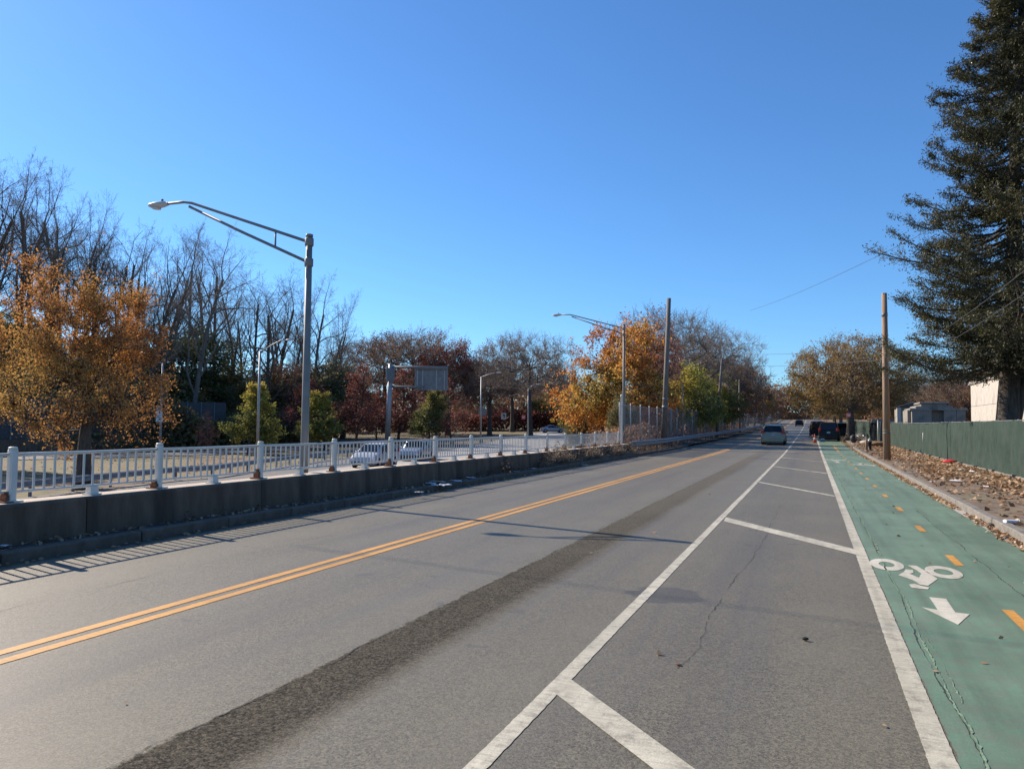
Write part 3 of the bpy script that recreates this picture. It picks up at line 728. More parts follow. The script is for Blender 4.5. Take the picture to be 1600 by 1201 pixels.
# ------------------------------------------------------------------ noise wall on the left
nw = thing('noise_wall', 'dark panelled wall with pale posts at the foot of the wooded slope', 'wall', (0, 0, 0))
n_ = 17; rn = random.Random(12)
for i in range(n_):
    a = WA*(1-i/n_)+WB*(i/n_); b = WA*(1-(i+1)/n_)+WB*((i+1)/n_)
    c = (a+b)/2; L = np.linalg.norm((b-a)[:2]); rz = math.atan2(_wd[1], _wd[0]); g = ter(c[0], c[1])
    q = MB(); q.box((0, 0, .55), (L-.02, .35, 1.6)); o = q.build('base_panel', M['concrete'], nw); o.location = (c[0], c[1], g); o.rotation_euler.z = rz
    for j in range(3):
        q = MB(); q.bbox((0, 0, 0), (L-.16, .16, 1.30), .02); o = q.build('wall_panel', M['soundwall'], nw); o.location = (c[0], c[1], g+2.03+j*1.32); o.rotation_euler.z = rz
    q = MB(); q.box((0, 0, 2.4), (.16, .34, 5.9)); o = q.build('wall_post', M['galv_dark'], nw); o.location = (a[0], a[1], g); o.rotation_euler.z = rz

# ------------------------------------------------------------------ trees
def unit(a): return a/np.maximum(1e-9, np.linalg.norm(a, axis=-1, keepdims=True))
def grow(rng, L0, r0, levels, nseg0=7, wob0=.05, lean=(0, 0)):
    """level by level branch skeleton; returns list of (P[B,n,3], R[B,n])"""
    out = []
    def paths(st, d, L, r, n, wob, trop, taper):
        B = len(st); P = np.zeros((B, n+1, 3)); P[:, 0] = st; d = d.copy()
        bend = rng.normal(0, 1, (B, 3))*wob*.7
        for i in range(n):
            d = unit(d+rng.normal(0, wob, (B, 3))+bend*.5+np.array([0, 0, trop])/n)
            P[:, i+1] = P[:, i]+d*(L/n)[:, None]
        R = r[:, None]*np.linspace(1, taper, n+1)[None]
        return P, R
    P, R = paths(np.zeros((1, 3)), unit(np.array([[lean[0], lean[1], 1.0]])), np.array([L0]), np.array([r0]), nseg0, wob0, 0, .45)
    R[:, 0] *= 1.45; out.append((P, R)); Ls = np.array([L0])
    for (n, t0, ang, ls, fall, rs, seg, wob, trop) in levels:
        B = len(P); m = P.shape[1]-1
        t = t0+(1-t0)*((np.arange(n)[None]+rng.uniform(0, 1, (B, n)))/n); t = np.clip(t, 0, .995)
        if n > 3: t[:, -1] = .99
        f = t*m; i = np.minimum(f.astype(int), m-1); fr = (f-i)[..., None]; bi = np.arange(B)[:, None]
        st = P[bi, i]*(1-fr)+P[bi, i+1]*fr; T = unit(P[bi, i+1]-P[bi, i])
        rr = R[bi, i]*(1-fr[..., 0])+R[bi, i+1]*fr[..., 0]
        az = rng.uniform(0, 6.28, (B, 1))+np.arange(n)[None]*2.4+rng.normal(0, .35, (B, n))
        ref = np.where(np.abs(T[..., 2:3]) > .9, np.array([1., 0, 0]), np.array([0, 0, 1.]))
        u = unit(np.cross(T, ref)); v = np.cross(T, u)
        perp = u*np.cos(az)[..., None]+v*np.sin(az)[..., None]
        a = np.radians(ang)*rng.uniform(.65, 1.3, (B, n))
        a = np.where(t > .97, a*.35, a)[..., None]
        d = T*np.cos(a)+perp*np.sin(a)
        L = Ls[:, None]*ls*(1-fall*t)*rng.uniform(.65, 1.2, (B, n))
        r = np.minimum(rr*rs*rng.uniform(.75, 1.1, (B, n)), rr*.95)
        P, R = paths(st.reshape(-1, 3), d.reshape(-1, 3), L.ravel(), r.ravel(), seg, wob, trop, .38)
        Ls = L.ravel(); out.append((P, R))
    return out
def tubes(levels, sides, rmin):
    V = []; F = []; off = 0
    for (P, R), k in zip(levels, sides):
        B, n, _ = P.shape; R = np.maximum(R, rmin)
        T = np.empty_like(P); T[:, 1:-1] = P[:, 2:]-P[:, :-2]; T[:, 0] = P[:, 1]-P[:, 0]; T[:, -1] = P[:, -1]-P[:, -2]; T = unit(T)
        ref = np.array([.31, .92, .22]); u = unit(np.cross(T, ref)); v = np.cross(T, u)
        a = 2*np.pi*np.arange(k)/k
        W = P[:, :, None]+R[:, :, None, None]*(u[:, :, None]*np.cos(a)[None, None, :, None]+v[:, :, None]*np.sin(a)[None, None, :, None])
        V.append(W.reshape(-1, 3))
        b = np.arange(B)[:, None, None]*n*k; i = np.arange(n-1)[None, :, None]*k; j = np.arange(k)[None, None]
        j2 = (j+1) % k
        q = np.stack([b+i+j, b+i+j2, b+i+k+j2, b+i+k+j], -1).reshape(-1, 4)+off
        F.append(q); off += B*n*k
    return np.concatenate(V), np.concatenate(F)
def np_mesh(name, V, F, m, smooth=False, tint=None):
    me = bpy.data.meshes.new(name); nf = len(F); c = F.shape[1]
    me.vertices.add(len(V)); me.vertices.foreach_set('co', np.ascontiguousarray(V, dtype=np.float32).ravel())
    me.loops.add(nf*c); me.loops.foreach_set('vertex_index', F.astype(np.int32).ravel())
    me.polygons.add(nf); me.polygons.foreach_set('loop_start', (np.arange(nf)*c).astype(np.int32))
    me.polygons.foreach_set('loop_total', np.full(nf, c, dtype=np.int32))
    if smooth: me.polygons.foreach_set('use_smooth', np.ones(nf, dtype=bool))
    me.update(calc_edges=True)
    if tint is not None:
        at = me.attributes.new('tint', 'FLOAT', 'FACE'); at.data.foreach_set('value', tint.astype(np.float32))
    me.materials.append(m); return me
def leaves(rng, C, size, asp=.7, flat_=0.0, var=.35):
    n = len(C); a = unit(rng.normal(0, 1, (n, 3))); b = rng.normal(0, 1, (n, 3))
    if flat_: a[:, 2] *= (1-flat_); b[:, 2] *= (1-flat_); a = unit(a)
    b = unit(b-a*np.sum(a*b, 1, keepdims=True))
    s = size*rng.uniform(1-var, 1+var, (n, 1)); a = a*s; b = b*s*asp
    V = np.stack([C-a, C-b*.9+a*.15, C+a, C+b], 1).reshape(-1, 3)
    return V, np.arange(n*4).reshape(-1, 4)
def tint_of(rng, C, f=.6, amt=.28, zgrad=0, z0=0, z1=1):
    ph = rng.uniform(0, 6.28, 6)
    s = (np.sin(C[:, 0]*f+ph[0]+np.sin(C[:, 2]*f*1.3+ph[1]))+np.sin(C[:, 1]*f*1.1+ph[2]+C[:, 2]*f*.7)+np.sin(C[:, 2]*f*1.7+ph[3]))/3
    return np.clip(.5+s*amt*1.6+rng.normal(0, .16, len(C))+zgrad*((C[:, 2]-z0)/(z1-z0)-.5), 0, 1)

def dome_tree(rng, H, W, base_h, r0, nl=13, n2=130, n3=1000, forks=3, low=-.25, lump=.16, trunk_h=.55):
    hc = base_h+(H-base_h)*.42; A = W/2; Bz = H-hc; Bl = (hc-base_h)
    ph = rng.uniform(0, 6.28, 5)
    def rad(d):
        return 1+lump*(np.sin(d[:, 0]*4+ph[0])+np.sin(d[:, 1]*4.5+ph[1])+np.sin(d[:, 2]*5+ph[2]))/2+lump*.5*np.sin(d[:, 0]*9+d[:, 2]*8+ph[3])
    def targets(n, lo, hi, zlow):
        k = np.arange(n)+.5; z = 1-(1-zlow)*(k/n); th = k*2.39996+rng.normal(0, .3, n); q = np.sqrt(np.maximum(0, 1-z*z))
        d = unit(np.stack([q*np.cos(th), q*np.sin(th), z], 1)+rng.normal(0, .12, (n, 3)))
        r = rng.uniform(lo**2.2, hi**2.2, n)**(1/2.2)*rad(d); sc = np.where(d[:, 2:3] > 0, np.array([[A, A, Bz]]), np.array([[A, A, Bl]]))
        return d*sc*r[:, None]+np.array([0, 0, hc])
    nt_ = 9; th_ = base_h+(H-base_h)*trunk_h; tz = np.linspace(0, 1, nt_)
    TP = np.stack([.25*np.sin(tz*3+ph[0])*tz, .25*np.sin(tz*2.6+ph[1])*tz, tz*th_], 1)[None]; TR = (r0*np.interp(tz, [0, .12, .6, 1], [1.5, 1.05, .75, .3]))[None]
    lv = [(TP, TR)]
    def join(P0, R0, T, seg, bow, rs, jit, fmin, up):
        C = P0.reshape(-1, 3); RR = R0.reshape(-1); n = P0.shape[1]; idx = np.tile(np.arange(n), len(P0)); ok = idx >= fmin*n
        C = C[ok]; RR = RR[ok]
        D = T[:, None]-C[None]; dist = np.linalg.norm(D, axis=2)
        pen = dist+ .9*np.maximum(0, C[None, :, 2]-T[:, None, 2]+.15*dist)*up; j = pen.argmin(1)
        S_ = C[j]; L = dist[np.arange(len(T)), j]; t = np.linspace(0, 1, seg+1)[None, :, None]
        mid = (S_+T)/2+np.array([0, 0, 1.])*(L*bow)[:, None]*rng.uniform(-.4, 1.2, (len(T), 1))+rng.normal(0, 1, T.shape)*(L*jit)[:, None]
        P = S_[:, None]*(1-t)**2+2*mid[:, None]*t*(1-t)+T[:, None]*t**2; P[:, 1:-1] += rng.normal(0, .035, P[:, 1:-1].shape)*L[:, None, None]*.6
        r = np.minimum(RR[j]*.8, rs*(.6+.4*L/np.mean(L))*rng.uniform(.8, 1.2, len(T)))
        return P, r[:, None]*np.linspace(1, .42, seg+1)[None]
    P1, R1 = join(TP, TR, targets(nl, .55, .8, low+.15), 8, -.16, r0*.48, .08, .32, 1.0); lv.append((P1, R1))
    P2, R2 = join(P1, R1, targets(n2, .45, .92, low), 5, .05, r0*.17, .12, .2, .6); lv.append((P2, R2))
    P3, R3 = join(P2, R2, targets(n3, .45, 1.0, low-.1), 3, .05, r0*.065, .14, .2, .3); lv.append((P3, R3))
    B = len(P3); m = 3; t = rng.uniform(.1, 1, (B, forks+2))*m; i = np.minimum(t.astype(int), m-1); f = (t-i)[..., None]; bi = np.arange(B)[:, None]
    st = (P3[bi, i]*(1-f)+P3[bi, i+1]*f).reshape(-1, 3); out_ = unit(st-np.array([0, 0, hc*.8])); d = unit(out_*.7+rng.normal(0, .6, st.shape)+np.array([0, 0, .15]))
    L = (W*.055*rng.uniform(.4, 1.2, len(st)))[:, None]
    P4 = np.stack([st, st+d*L*.5+rng.normal(0, .05, st.shape)*L, st+d*L+rng.normal(0, .10, st.shape)*L], 1); lv.append((P4, np.tile(np.array([[.012, .009, .006]]), (len(st), 1))))
    return lv

class Kind: pass
def tree_kind(seed, H, r0, levels, L0=.5, split=2, leafm=None, nleaf=0, lsize=.1, spread=.3, bark='bark', twig='twig', rmin=.012, lean=(0, 0), keep=1.0, zgrad=0, anchors=2, clump=0, nseg0=7, wob0=.05, width=None, dome=0, base=.2, dm=None):
    rng = np.random.default_rng(seed)
    lv = dome_tree(rng, H, width, H*base, r0, **(dm or {})) if dome else grow(rng, H*L0, r0, levels, nseg0, wob0, lean)
    top = max(p[0][..., 2].max() for p in lv); s = H/top
    lv = [(P*s, R) for P, R in lv]
    allp = lv[-1][0].reshape(-1, 3); rad = np.percentile(np.hypot(allp[:, 0], allp[:, 1]), 97)
    if width and not dome:
        k = width/2/rad
        lv = [(P*np.array([k, k, 1]), R) for P, R in lv]; rad = width/2
    K = Kind(); K.H = H; K.rad = rad
    sd = [12, 7, 5, 4, 3, 3, 3]
    V, F = tubes(lv[:split], sd, rmin); K.trunk = np_mesh('trunk', V, F, M[bark], True)
    V, F = tubes(lv[split:], sd[split:], rmin); K.twigs = np_mesh('branches', V, F, M[twig], True)
    K.leaf = None
    if nleaf:
        A = np.concatenate([p[0][:, 1:].reshape(-1, 3) for p in lv[-anchors:]])
        if keep < 1:       # leaves left only on some limbs
            ph = rng.uniform(0, 6, 3)
            sc = np.sin(A[:, 0]*.9+ph[0])+np.sin(A[:, 1]*.9+ph[1])+np.sin(A[:, 2]*.8+ph[2])+rng.normal(0, .5, len(A))
            A = A[sc > np.quantile(sc, 1-keep)]
        C = A[rng.integers(0, len(A), nleaf)]+rng.normal(0, spread, (nleaf, 3))
        C = C[C[:, 2] > H*.08]
        V, F = leaves(rng, C, lsize); K.leaf = np_mesh('leaves', V, F, leafm, tint=tint_of(rng, C, zgrad=zgrad, z0=0, z1=H))
    return K
FOREST = [(11, .28, 42, .58, .45, .50, 6, .14, .36), (7, .18, 44, .52, .35, .45, 4, .17, .18), (6, .15, 40, .52, .3, .5, 3, .18, .12), (5, .15, 42, .6, .3, .5, 2, .24, .06)]
SPREAD_ = [(9, .28, 54, .85, .30, .6, 7, .13, .26), (9, .15, 44, .52, .35, .52, 5, .15, .14), (8, .15, 44, .52, .3, .5, 3, .18, .05), (3, .15, 44, .58, .3, .55, 2, .24, .0)]
ROUND_ = [(10, .16, 50, .72, .42, .55, 6, .10, .42), (8, .18, 40, .5, .35, .52, 4, .14, .15), (7, .2, 42, .5, .3, .5, 3, .18, .06), (4, .2, 42, .55, .3, .55, 2, .2, .0)]
PYR = [(22, .10, 58, .42, .72, .45, 5, .07, .30), (8, .2, 45, .45, .4, .5, 3, .12, .08), (4, .2, 45, .5, .3, .5, 2, .16, .0)]
KD = {}
KD['bare1'] = tree_kind(11, 22, .30, FOREST, .62, bark='bark', rmin=.007)
KD['bare2'] = tree_kind(12, 22, .32, FOREST, .55, bark='bark', rmin=.007, lean=(.08, 0))
KD['bare3'] = tree_kind(13, 21, .27, FOREST, .68, bark='bark_lt', rmin=.007, lean=(-.1, .05))
KD['bare4'] = tree_kind(14, 22, .42, SPREAD_, .5, bark='bark', rmin=.007)
KD['baresp'] = tree_kind(21, 17, .42, None, bark='bark', rmin=.010, width=17, dome=1, base=.16, dm=dict(n2=190, n3=1500, forks=2, nl=15))
KD['baresp2'] = tree_kind(22, 17, .38, None, bark='bark_lt', rmin=.010, width=15, dome=1, base=.22, dm=dict(n2=180, n3=1400, forks=2, nl=12, lump=.22))
KD['oak'] = tree_kind(23, 17, .44, None, leafm=BROWN, nleaf=6000, lsize=.11, spread=.35, keep=.8, rmin=.012, width=18, dome=1, base=.16, dm=dict(nl=15, n2=170, n3=1200, lump=.2))
KD['oakred'] = tree_kind(24, 16, .40, None, leafm=leaf_mat('crimson_leaves', [(.12, .035, .028), (.22, .06, .042), (.30, .09, .055), (.2, .09, .05)]), nleaf=17000, lsize=.12, spread=.28, keep=.6, rmin=.012, width=16, dome=1, base=.22, dm=dict(lump=.25))
KD['redbrown'] = tree_kind(25, 16, .42, None, leafm=BROWN, nleaf=9000, lsize=.10, spread=.3, keep=.8, rmin=.010, width=13, dome=1, base=.14, dm=dict(n2=170, n3=1300, lump=.22))
KD['orange1'] = tree_kind(31, 13.4, .34, None, leafm=ORANGE, nleaf=42000, lsize=.050, spread=.15, keep=.54, twig='twig_dk', rmin=.008, zgrad=-.30, width=8.2, dome=1, base=.16, dm=dict(nl=11, n2=150, n3=1150, low=-.8, lump=.36, trunk_h=.3))
KD['orange2'] = tree_kind(32, 13.5, .40, None, leafm=ORANGE2, nleaf=34000, lsize=.10, spread=.20, keep=.75, twig='twig_dk', rmin=.010, zgrad=-.3, width=12, dome=1, base=.12, dm=dict(nl=14, low=-.7, lump=.24))
KD['pinktop'] = tree_kind(33, 14, .26, None, leafm=leaf_mat('rose_leaves', [(.20, .07, .05), (.36, .14, .10), (.42, .22, .15), (.28, .12, .08)]), nleaf=3200, lsize=.11, spread=.25, keep=.5, rmin=.010, width=9, dome=1, base=.3, dm=dict(n3=700))
KD['yellow'] = tree_kind(34, 11, .24, None, leafm=YELLOWG, nleaf=26000, lsize=.12, spread=.26, rmin=.012, width=9.5, dome=1, base=.12, dm=dict(low=-.8, n3=700, lump=.25))
KD['yellow2'] = tree_kind(35, 11, .24, None, leafm=OCHRE, nleaf=18000, lsize=.12, spread=.28, keep=.8, rmin=.012, width=9, dome=1, base=.15, dm=dict(low=-.7, n3=700, lump=.28))
KD['ygsmall'] = tree_kind(36, 6.5, .10, PYR, .92, leafm=YELLOWG, nleaf=10000, lsize=.085, spread=.16, keep=.7, rmin=.008, zgrad=.35)
KD['greensmall'] = tree_kind(37, 6.5, .10, PYR, .90, leafm=GREENL, nleaf=12000, lsize=.09, spread=.18, keep=.8, rmin=.008, zgrad=.35)
KD['redsmall'] = tree_kind(38, 8, .11, PYR, .92, leafm=REDL, nleaf=5200, lsize=.08, spread=.22, keep=.75, rmin=.008)
KD['olive'] = tree_kind(39, 12, .22, None, leafm=OLIVE, nleaf=20000, lsize=.14, spread=.32, rmin=.012, width=8.5, dome=1, base=.1, dm=dict(low=-.85, n3=600, lump=.3))
KD['darkgreen'] = tree_kind(40, 12, .22, None, leafm=GREENL, nleaf=24000, lsize=.13, spread=.30, rmin=.012, width=8, dome=1, base=.08, dm=dict(low=-.85, n3=600, lump=.3))
KD['ochre'] = tree_kind(41, 13, .45, None, leafm=OCHRE, nleaf=42000, lsize=.085, spread=.20, keep=.92, twig='twig', bark='bark_lt', rmin=.010, width=15, dome=1, base=.14, dm=dict(nl=20, n2=220, n3=1700, low=-.7, lump=.10))
KD['brown'] = tree_kind(42, 13, .3, None, leafm=BROWN, nleaf=17000, lsize=.12, spread=.28, rmin=.010, width=10, dome=1, base=.12, dm=dict(low=-.7, lump=.25))
KD['sapling'] = tree_kind(43, 6, .05, PYR, .9, leafm=REDL, nleaf=1400, lsize=.07, spread=.15, keep=.5, rmin=.008)

def plant(kind, px, top, dist=None, base=None, wid=1.0, label='', name='tree', group=None, cat='tree', rz=None, pos=None, sink=.1):
    K = KD[kind]
    if pos is not None: p = np.array([pos[0], pos[1], 0])
    else: p = at_d(px, base if base else 690, dist)
    g = ter(p[0], p[1]) if p[0] < 3 else zr(p[1])+.1
    zt = at_y(px, top, p[1])[2]
    s = (zt-g)/K.H
    t = thing(name, label, cat, (p[0], p[1], g-sink), rz if rz is not None else random.Random(int(px*7+top)).uniform(0, 6.28), group)
    sw = s*wid
    t.scale = (sw, sw, s)
    link('trunk', K.trunk, t); o = link('branches', K.twigs, t); o['kind'] = 'stuff'
    if K.leaf: o = link('leaves', K.leaf, t); o['kind'] = 'stuff'
    return t
# the wood on the slope behind the dark wall
tops = np.array([(-160, 190), (-60, 215), (0, 228), (60, 262), (100, 268), (140, 325), (200, 345), (245, 332), (300, 330), (340, 360), (380, 400), (420, 400), (450, 412), (500, 425), (530, 455), (560, 520)])
rn = random.Random(77)
ORD = 'first second third fourth fifth sixth seventh eighth ninth tenth eleventh twelfth thirteenth fourteenth fifteenth sixteenth seventeenth eighteenth nineteenth twentieth twenty-first twenty-second'.split()
wood_g = 'bare trees of the wood behind the dark panelled wall'
for i in range(44):
    px = -150+i*16.0+rn.uniform(-7, 7); d = rn.uniform(88, 128)+max(0, px)/1000*20
    tp = np.interp(px, tops[:, 0], tops[:, 1])+(abs(rn.gauss(0, 22)) if i % 2 else rn.uniform(-4, 12))
    plant(rn.choice(['bare1', 'bare2', 'bare3', 'bare1', 'bare2']), px, tp, d, wid=rn.uniform(.75, 1.0), label=('farther leafless tree half hidden behind the front row of the wood on the slope' if i % 2 else
        ('tall leafless tree, '+ORD[i//2]+' from left in the wood, '+('above the orange oak' if px < 230 else 'above the dark green tree' if px < 330 else 'left of the big lamp pole' if px < 470 else 'right of the big lamp pole'))), name='bare_tree', group=wood_g)
slope_g = 'leafy undergrowth trees on the slope behind the dark panelled wall'
for px, tp, d, k, lb in [(285, 512, 96, 'darkgreen', 'bushy dark green tree above the dark wall, behind the lamp with the white sign plates'), (232, 540, 99, 'olive', 'olive green tree between the orange tree and the bushy dark green one'),
    (345, 560, 101, 'olive', 'olive tree above the wall right of the bushy dark green tree'), (410, 570, 104, 'olive', 'brownish olive tree behind the parkway lamp with its arm to the right'), (455, 560, 105, 'brown', 'brown leaved tree in the wood left of the big roadside lamp pole'),
    (505, 555, 107, 'olive', 'olive tree in the wood right of the big roadside lamp pole'), (535, 575, 112, 'brown', 'brown tree at the right edge of the wood'), (-30, 480, 86, 'darkgreen', 'dark green tree at the left picture edge behind the orange tree'),
    (60, 520, 92, 'olive', 'olive tree hidden behind the left half of the orange tree'), (150, 520, 95, 'darkgreen', 'dark green tree hidden behind the middle of the orange tree'), (20, 500, 90, 'darkgreen', 'dark green tree seen through the orange tree crown at far left')]:
    plant(k, px, tp, d+(10 if px < 360 else 3), wid=1.3, label=lb)
# lawn trees of the parkway
p = hit(131, 764); plant('orange1', 131, 330, pos=p, label='large orange and yellow oak on the lawn behind the railing at far left', name='orange_tree', rz=1.9)
plant('orange1', -75, 395, dist=50, wid=.9, label='second orange tree cut off by the left picture edge', name='orange_tree', rz=4.0)
for px, b, tp, k, w_, lb, d in [
    (388, 700, 598, 'ygsmall', 1.25, 'small yellow green lawn tree left of the parkway lamp with arm to the right', 75),
    (508, 698, 612, 'ygsmall', 1.45, 'wider yellow green young tree just right of the big roadside lamp pole', 84),
    (320, 700, 640, 'sapling', 1.0, 'thin red sapling left of the small yellow green tree', 78),
    (556, 690, 568, 'redsmall', 1.2, 'slender dark maroon tree left of the overhead sign post', 90),
    (470, 692, 590, 'redsmall', 1.5, 'maroon tree behind the big roadside lamp pole', 96),
    (622, 685, 575, 'redsmall', 1.35, 'maroon tree just right of the overhead sign post', 98),
    (588, 688, 600, 'redsmall', 1.1, 'reddest tree, seen just left of the overhead sign post', 100),
    (671, 685, 606, 'greensmall', 1.15, 'round dull green tree under the overhead sign', 92),
    (706, 684, 590, 'sapling', 1.6, 'thin sparse red young tree right of the round green tree', 96),
    (645, 672, 500, 'oak', 1.0, 'broad mostly bare oak rising behind the overhead sign', 135),
    (600, 672, 505, 'oak', 1.0, 'broad mostly bare tree left of the overhead sign', 140),
    (700, 672, 520, 'oakred', .95, 'dark red leaved oak above the right end of the overhead sign', 132),
    (765, 671, 527, 'redbrown', .8, 'brown tinged bare tree with dark trunk behind the small lamp pole', 128),
    (828, 672, 504, 'baresp', .95, 'big dark bare tree with forked trunk left of the silver sedan', 120),
    (800, 668, 520, 'redbrown', .8, 'bare tree with few brown leaves left of the big forked tree', 150),
    (860, 668, 535, 'redbrown', .8, 'half bare brown tree behind the silver sedan', 160),
    (735, 668, 560, 'brown', 1.2, 'brown tree far behind between the sign and the small lamp', 170),
    (905, 668, 600, 'darkgreen', 1.3, 'green tree low behind the amber tree', 150), (850, 668, 610, 'olive', 1.4, 'olive tree low behind the silver sedan', 165)]:
    plant(k, px, tp, d, base=b, wid=w_, label=lb)
rn = random.Random(3)
# trees behind the chain link fence
for px, y, X, tp, k, w_, lb, nm in [
    (992, 64, -15.2, 482, 'orange2', 1.0, 'large amber and orange maple beyond the end of the white railing', 'amber_tree'),
    (1022, 72, -14.0, 476, 'pinktop', .75, 'thin tree with pinkish leaf tufts right of the amber maple', 'tree'),
    (1075, 95, -17, 466, 'baresp', .95, 'wide bare tree right of the tall wooden pole behind the fence', 'bare_tree'),
    (1135, 108, -15.5, 478, 'baresp2', 1.0, 'wide bare tree behind the leaning far pole', 'bare_tree'),
    (1172, 128, -14.0, 500, 'baresp', .9, 'bare tree at the right end of the treetops beyond the fence', 'bare_tree'),
    (1040, 68, -12.9, 575, 'yellow', .8, 'yellow ochre tree behind the tall wooden pole', 'tree'),
    (1070, 77, -12.8, 560, 'yellow', 1.1, 'bright yellow green tree behind the fence right of the tall wooden pole', 'tree'),
    (1103, 87, -12.8, 566, 'yellow', 1.1, 'yellow green tree behind the fence left of the leaning far pole', 'tree'),
    (1140, 102, -12.8, 572, 'yellow', 1.1, 'yellow ochre tree behind the leaning far pole', 'tree'),
    (1150, 112, -14, 555, 'brown', .9, 'brown tree behind the fence right of the leaning far pole', 'tree'),
    (1172, 126, -14, 548, 'brown', .9, 'russet tree behind the fence above the silver minivan', 'tree'),
    (1190, 145, -13.5, 556, 'brown', 1.0, 'dark brown tree beyond the silver minivan on the left roadside', 'tree'),
    (1204, 170, -13.5, 570, 'brown', 1.0, 'far brown tree on the left roadside', 'tree'),
    (1216, 195, -13, 590, 'yellow2', 1.1, 'far ochre tree on the left roadside', 'tree'),
    (1226, 225, -13, 596, 'brown', 1.2, 'farther brown tree on the left roadside', 'tree'),
    (1010, 56, -13.2, 610, 'olive', .7, 'low olive tree behind the first fence panels', 'tree'),
    (935, 74, -22, 640, 'olive', .9, 'low green bush tree under the amber maple', 'tree'),
    # right of the road
    (1321, 89, 3.95, 517, 'ochre', 1.02, 'great round ochre brown tree overhanging the parked vehicles', 'ochre_tree'),
    (1300, 125, 5.6, 560, 'ochre', .85, 'ochre tree behind the great round ochre tree', 'ochre_tree'),
    (1285, 165, 5.6, 585, 'ochre', .9, 'far ochre tree on the right roadside', 'tree'),
    (1274, 205, 5.6, 600, 'brown', 1.0, 'far brown tree on the right roadside', 'tree'),
    (1268, 255, 6.5, 612, 'yellow2', 1.1, 'farthest ochre tree on the right roadside', 'tree'),
    (1255, 330, -3, 632, 'baresp', 1.0, 'bare tree at the far end of the road', 'bare_tree'),
    (1385, 105, 13, 560, 'baresp2', .8, 'bare tree behind the brown utility pole at right', 'bare_tree'),
    (1410, 95, 14, 568, 'redbrown', .9, 'brownish tree between the brown utility pole and the conifer', 'tree'),
    (1440, 92, 17, 590, 'brown', 1.0, 'brown tree behind the stepped mausoleum', 'tree'),
    (1355, 118, 11, 590, 'brown', 1.0, 'brown tree right behind the great round ochre tree', 'tree'),
    (1490, 85, 19, 600, 'olive', 1.2, 'olive tree behind the stepped mausoleum under the conifer', 'tree'),
    (1395, 130, 17, 600, 'ochre', 1.1, 'ochre tree far behind the small dark mausoleum', 'tree')]:
    plant(k, px, tp, pos=(X, y), wid=w_, label=lb, name=nm)

# distant woods that read as one mass
def mass(name, label, segs, n, size, m, seed, hgt, cat='woods'):
    rng = np.random.default_rng(seed); C = []
    for (x0, y0, x1, y1, dep, h, cnt) in segs:
        u = rng.uniform(0, 1, cnt); v = rng.uniform(-.5, .5, cnt)*dep
        x = x0+(x1-x0)*u; y = y0+(y1-y0)*u; nx, ny = -(y1-y0), (x1-x0); L = math.hypot(nx, ny); x += nx/L*v; y += ny/L*v
        lump = .62+.22*np.sin(u*L/6.3+seed)+.16*np.sin(u*L/2.7+1.3*seed)
        z = rng.uniform(0, 1, cnt)**.8*h*lump
        g = np.array([ter(a, b) for a, b in zip(x, y)]); C.append(np.stack([x, y, g+z], 1))
    C = np.concatenate(C); V, F = leaves(rng, C, size)
    o = link(name, np_mesh(name, V, F, m, tint=tint_of(rng, C, .25)), None, label, cat, None, 'stuff'); return o
mass('underbrush', 'dark tangled undergrowth on the wooded slope behind the panelled wall', [(WA[0]-6, WA[1]+3, WB[0]+2, WB[1]+9, 9, 7.5, 26000), (WA[0]-16, WA[1]+14, WB[0]-2, WB[1]+24, 14, 9, 20000)], 0, .26, OLIVE, 5, 6, 'undergrowth')
mass('underbrush', 'dark reddish thicket at the far side of the parkway', [(-95, 118, -60, 150, 8, 7, 16000), (-60, 150, -28, 168, 8, 6, 15000), (-28, 168, -14, 176, 8, 6, 6000), (-100, 110, -78, 120, 8, 8, 7000)], 0, .24, REDL, 6, 5, 'thicket')
mass('distant_woods', 'brown band of far woods beyond the parkway', [(-190, 170, -60, 250, 30, 15, 30000), (-60, 250, -9, 330, 25, 15, 26000), (-30, 400, 40, 400, 20, 12, 12000), (8, 330, 60, 300, 25, 15, 20000), (20, 240, 90, 180, 25, 13, 16000), (-200, 120, -120, 200, 30, 16, 16000), (14, 120, 60, 110, 16, 7, 9000)], 0, .5, BROWN, 7, 14)
mass('roadside_thicket', 'dry brown brush behind the chain link fence', [(-11.6, 44, -12.5, 140, 2.4, 2.6, 16000)], 0, .10, BROWN, 8, 3, 'thicket')

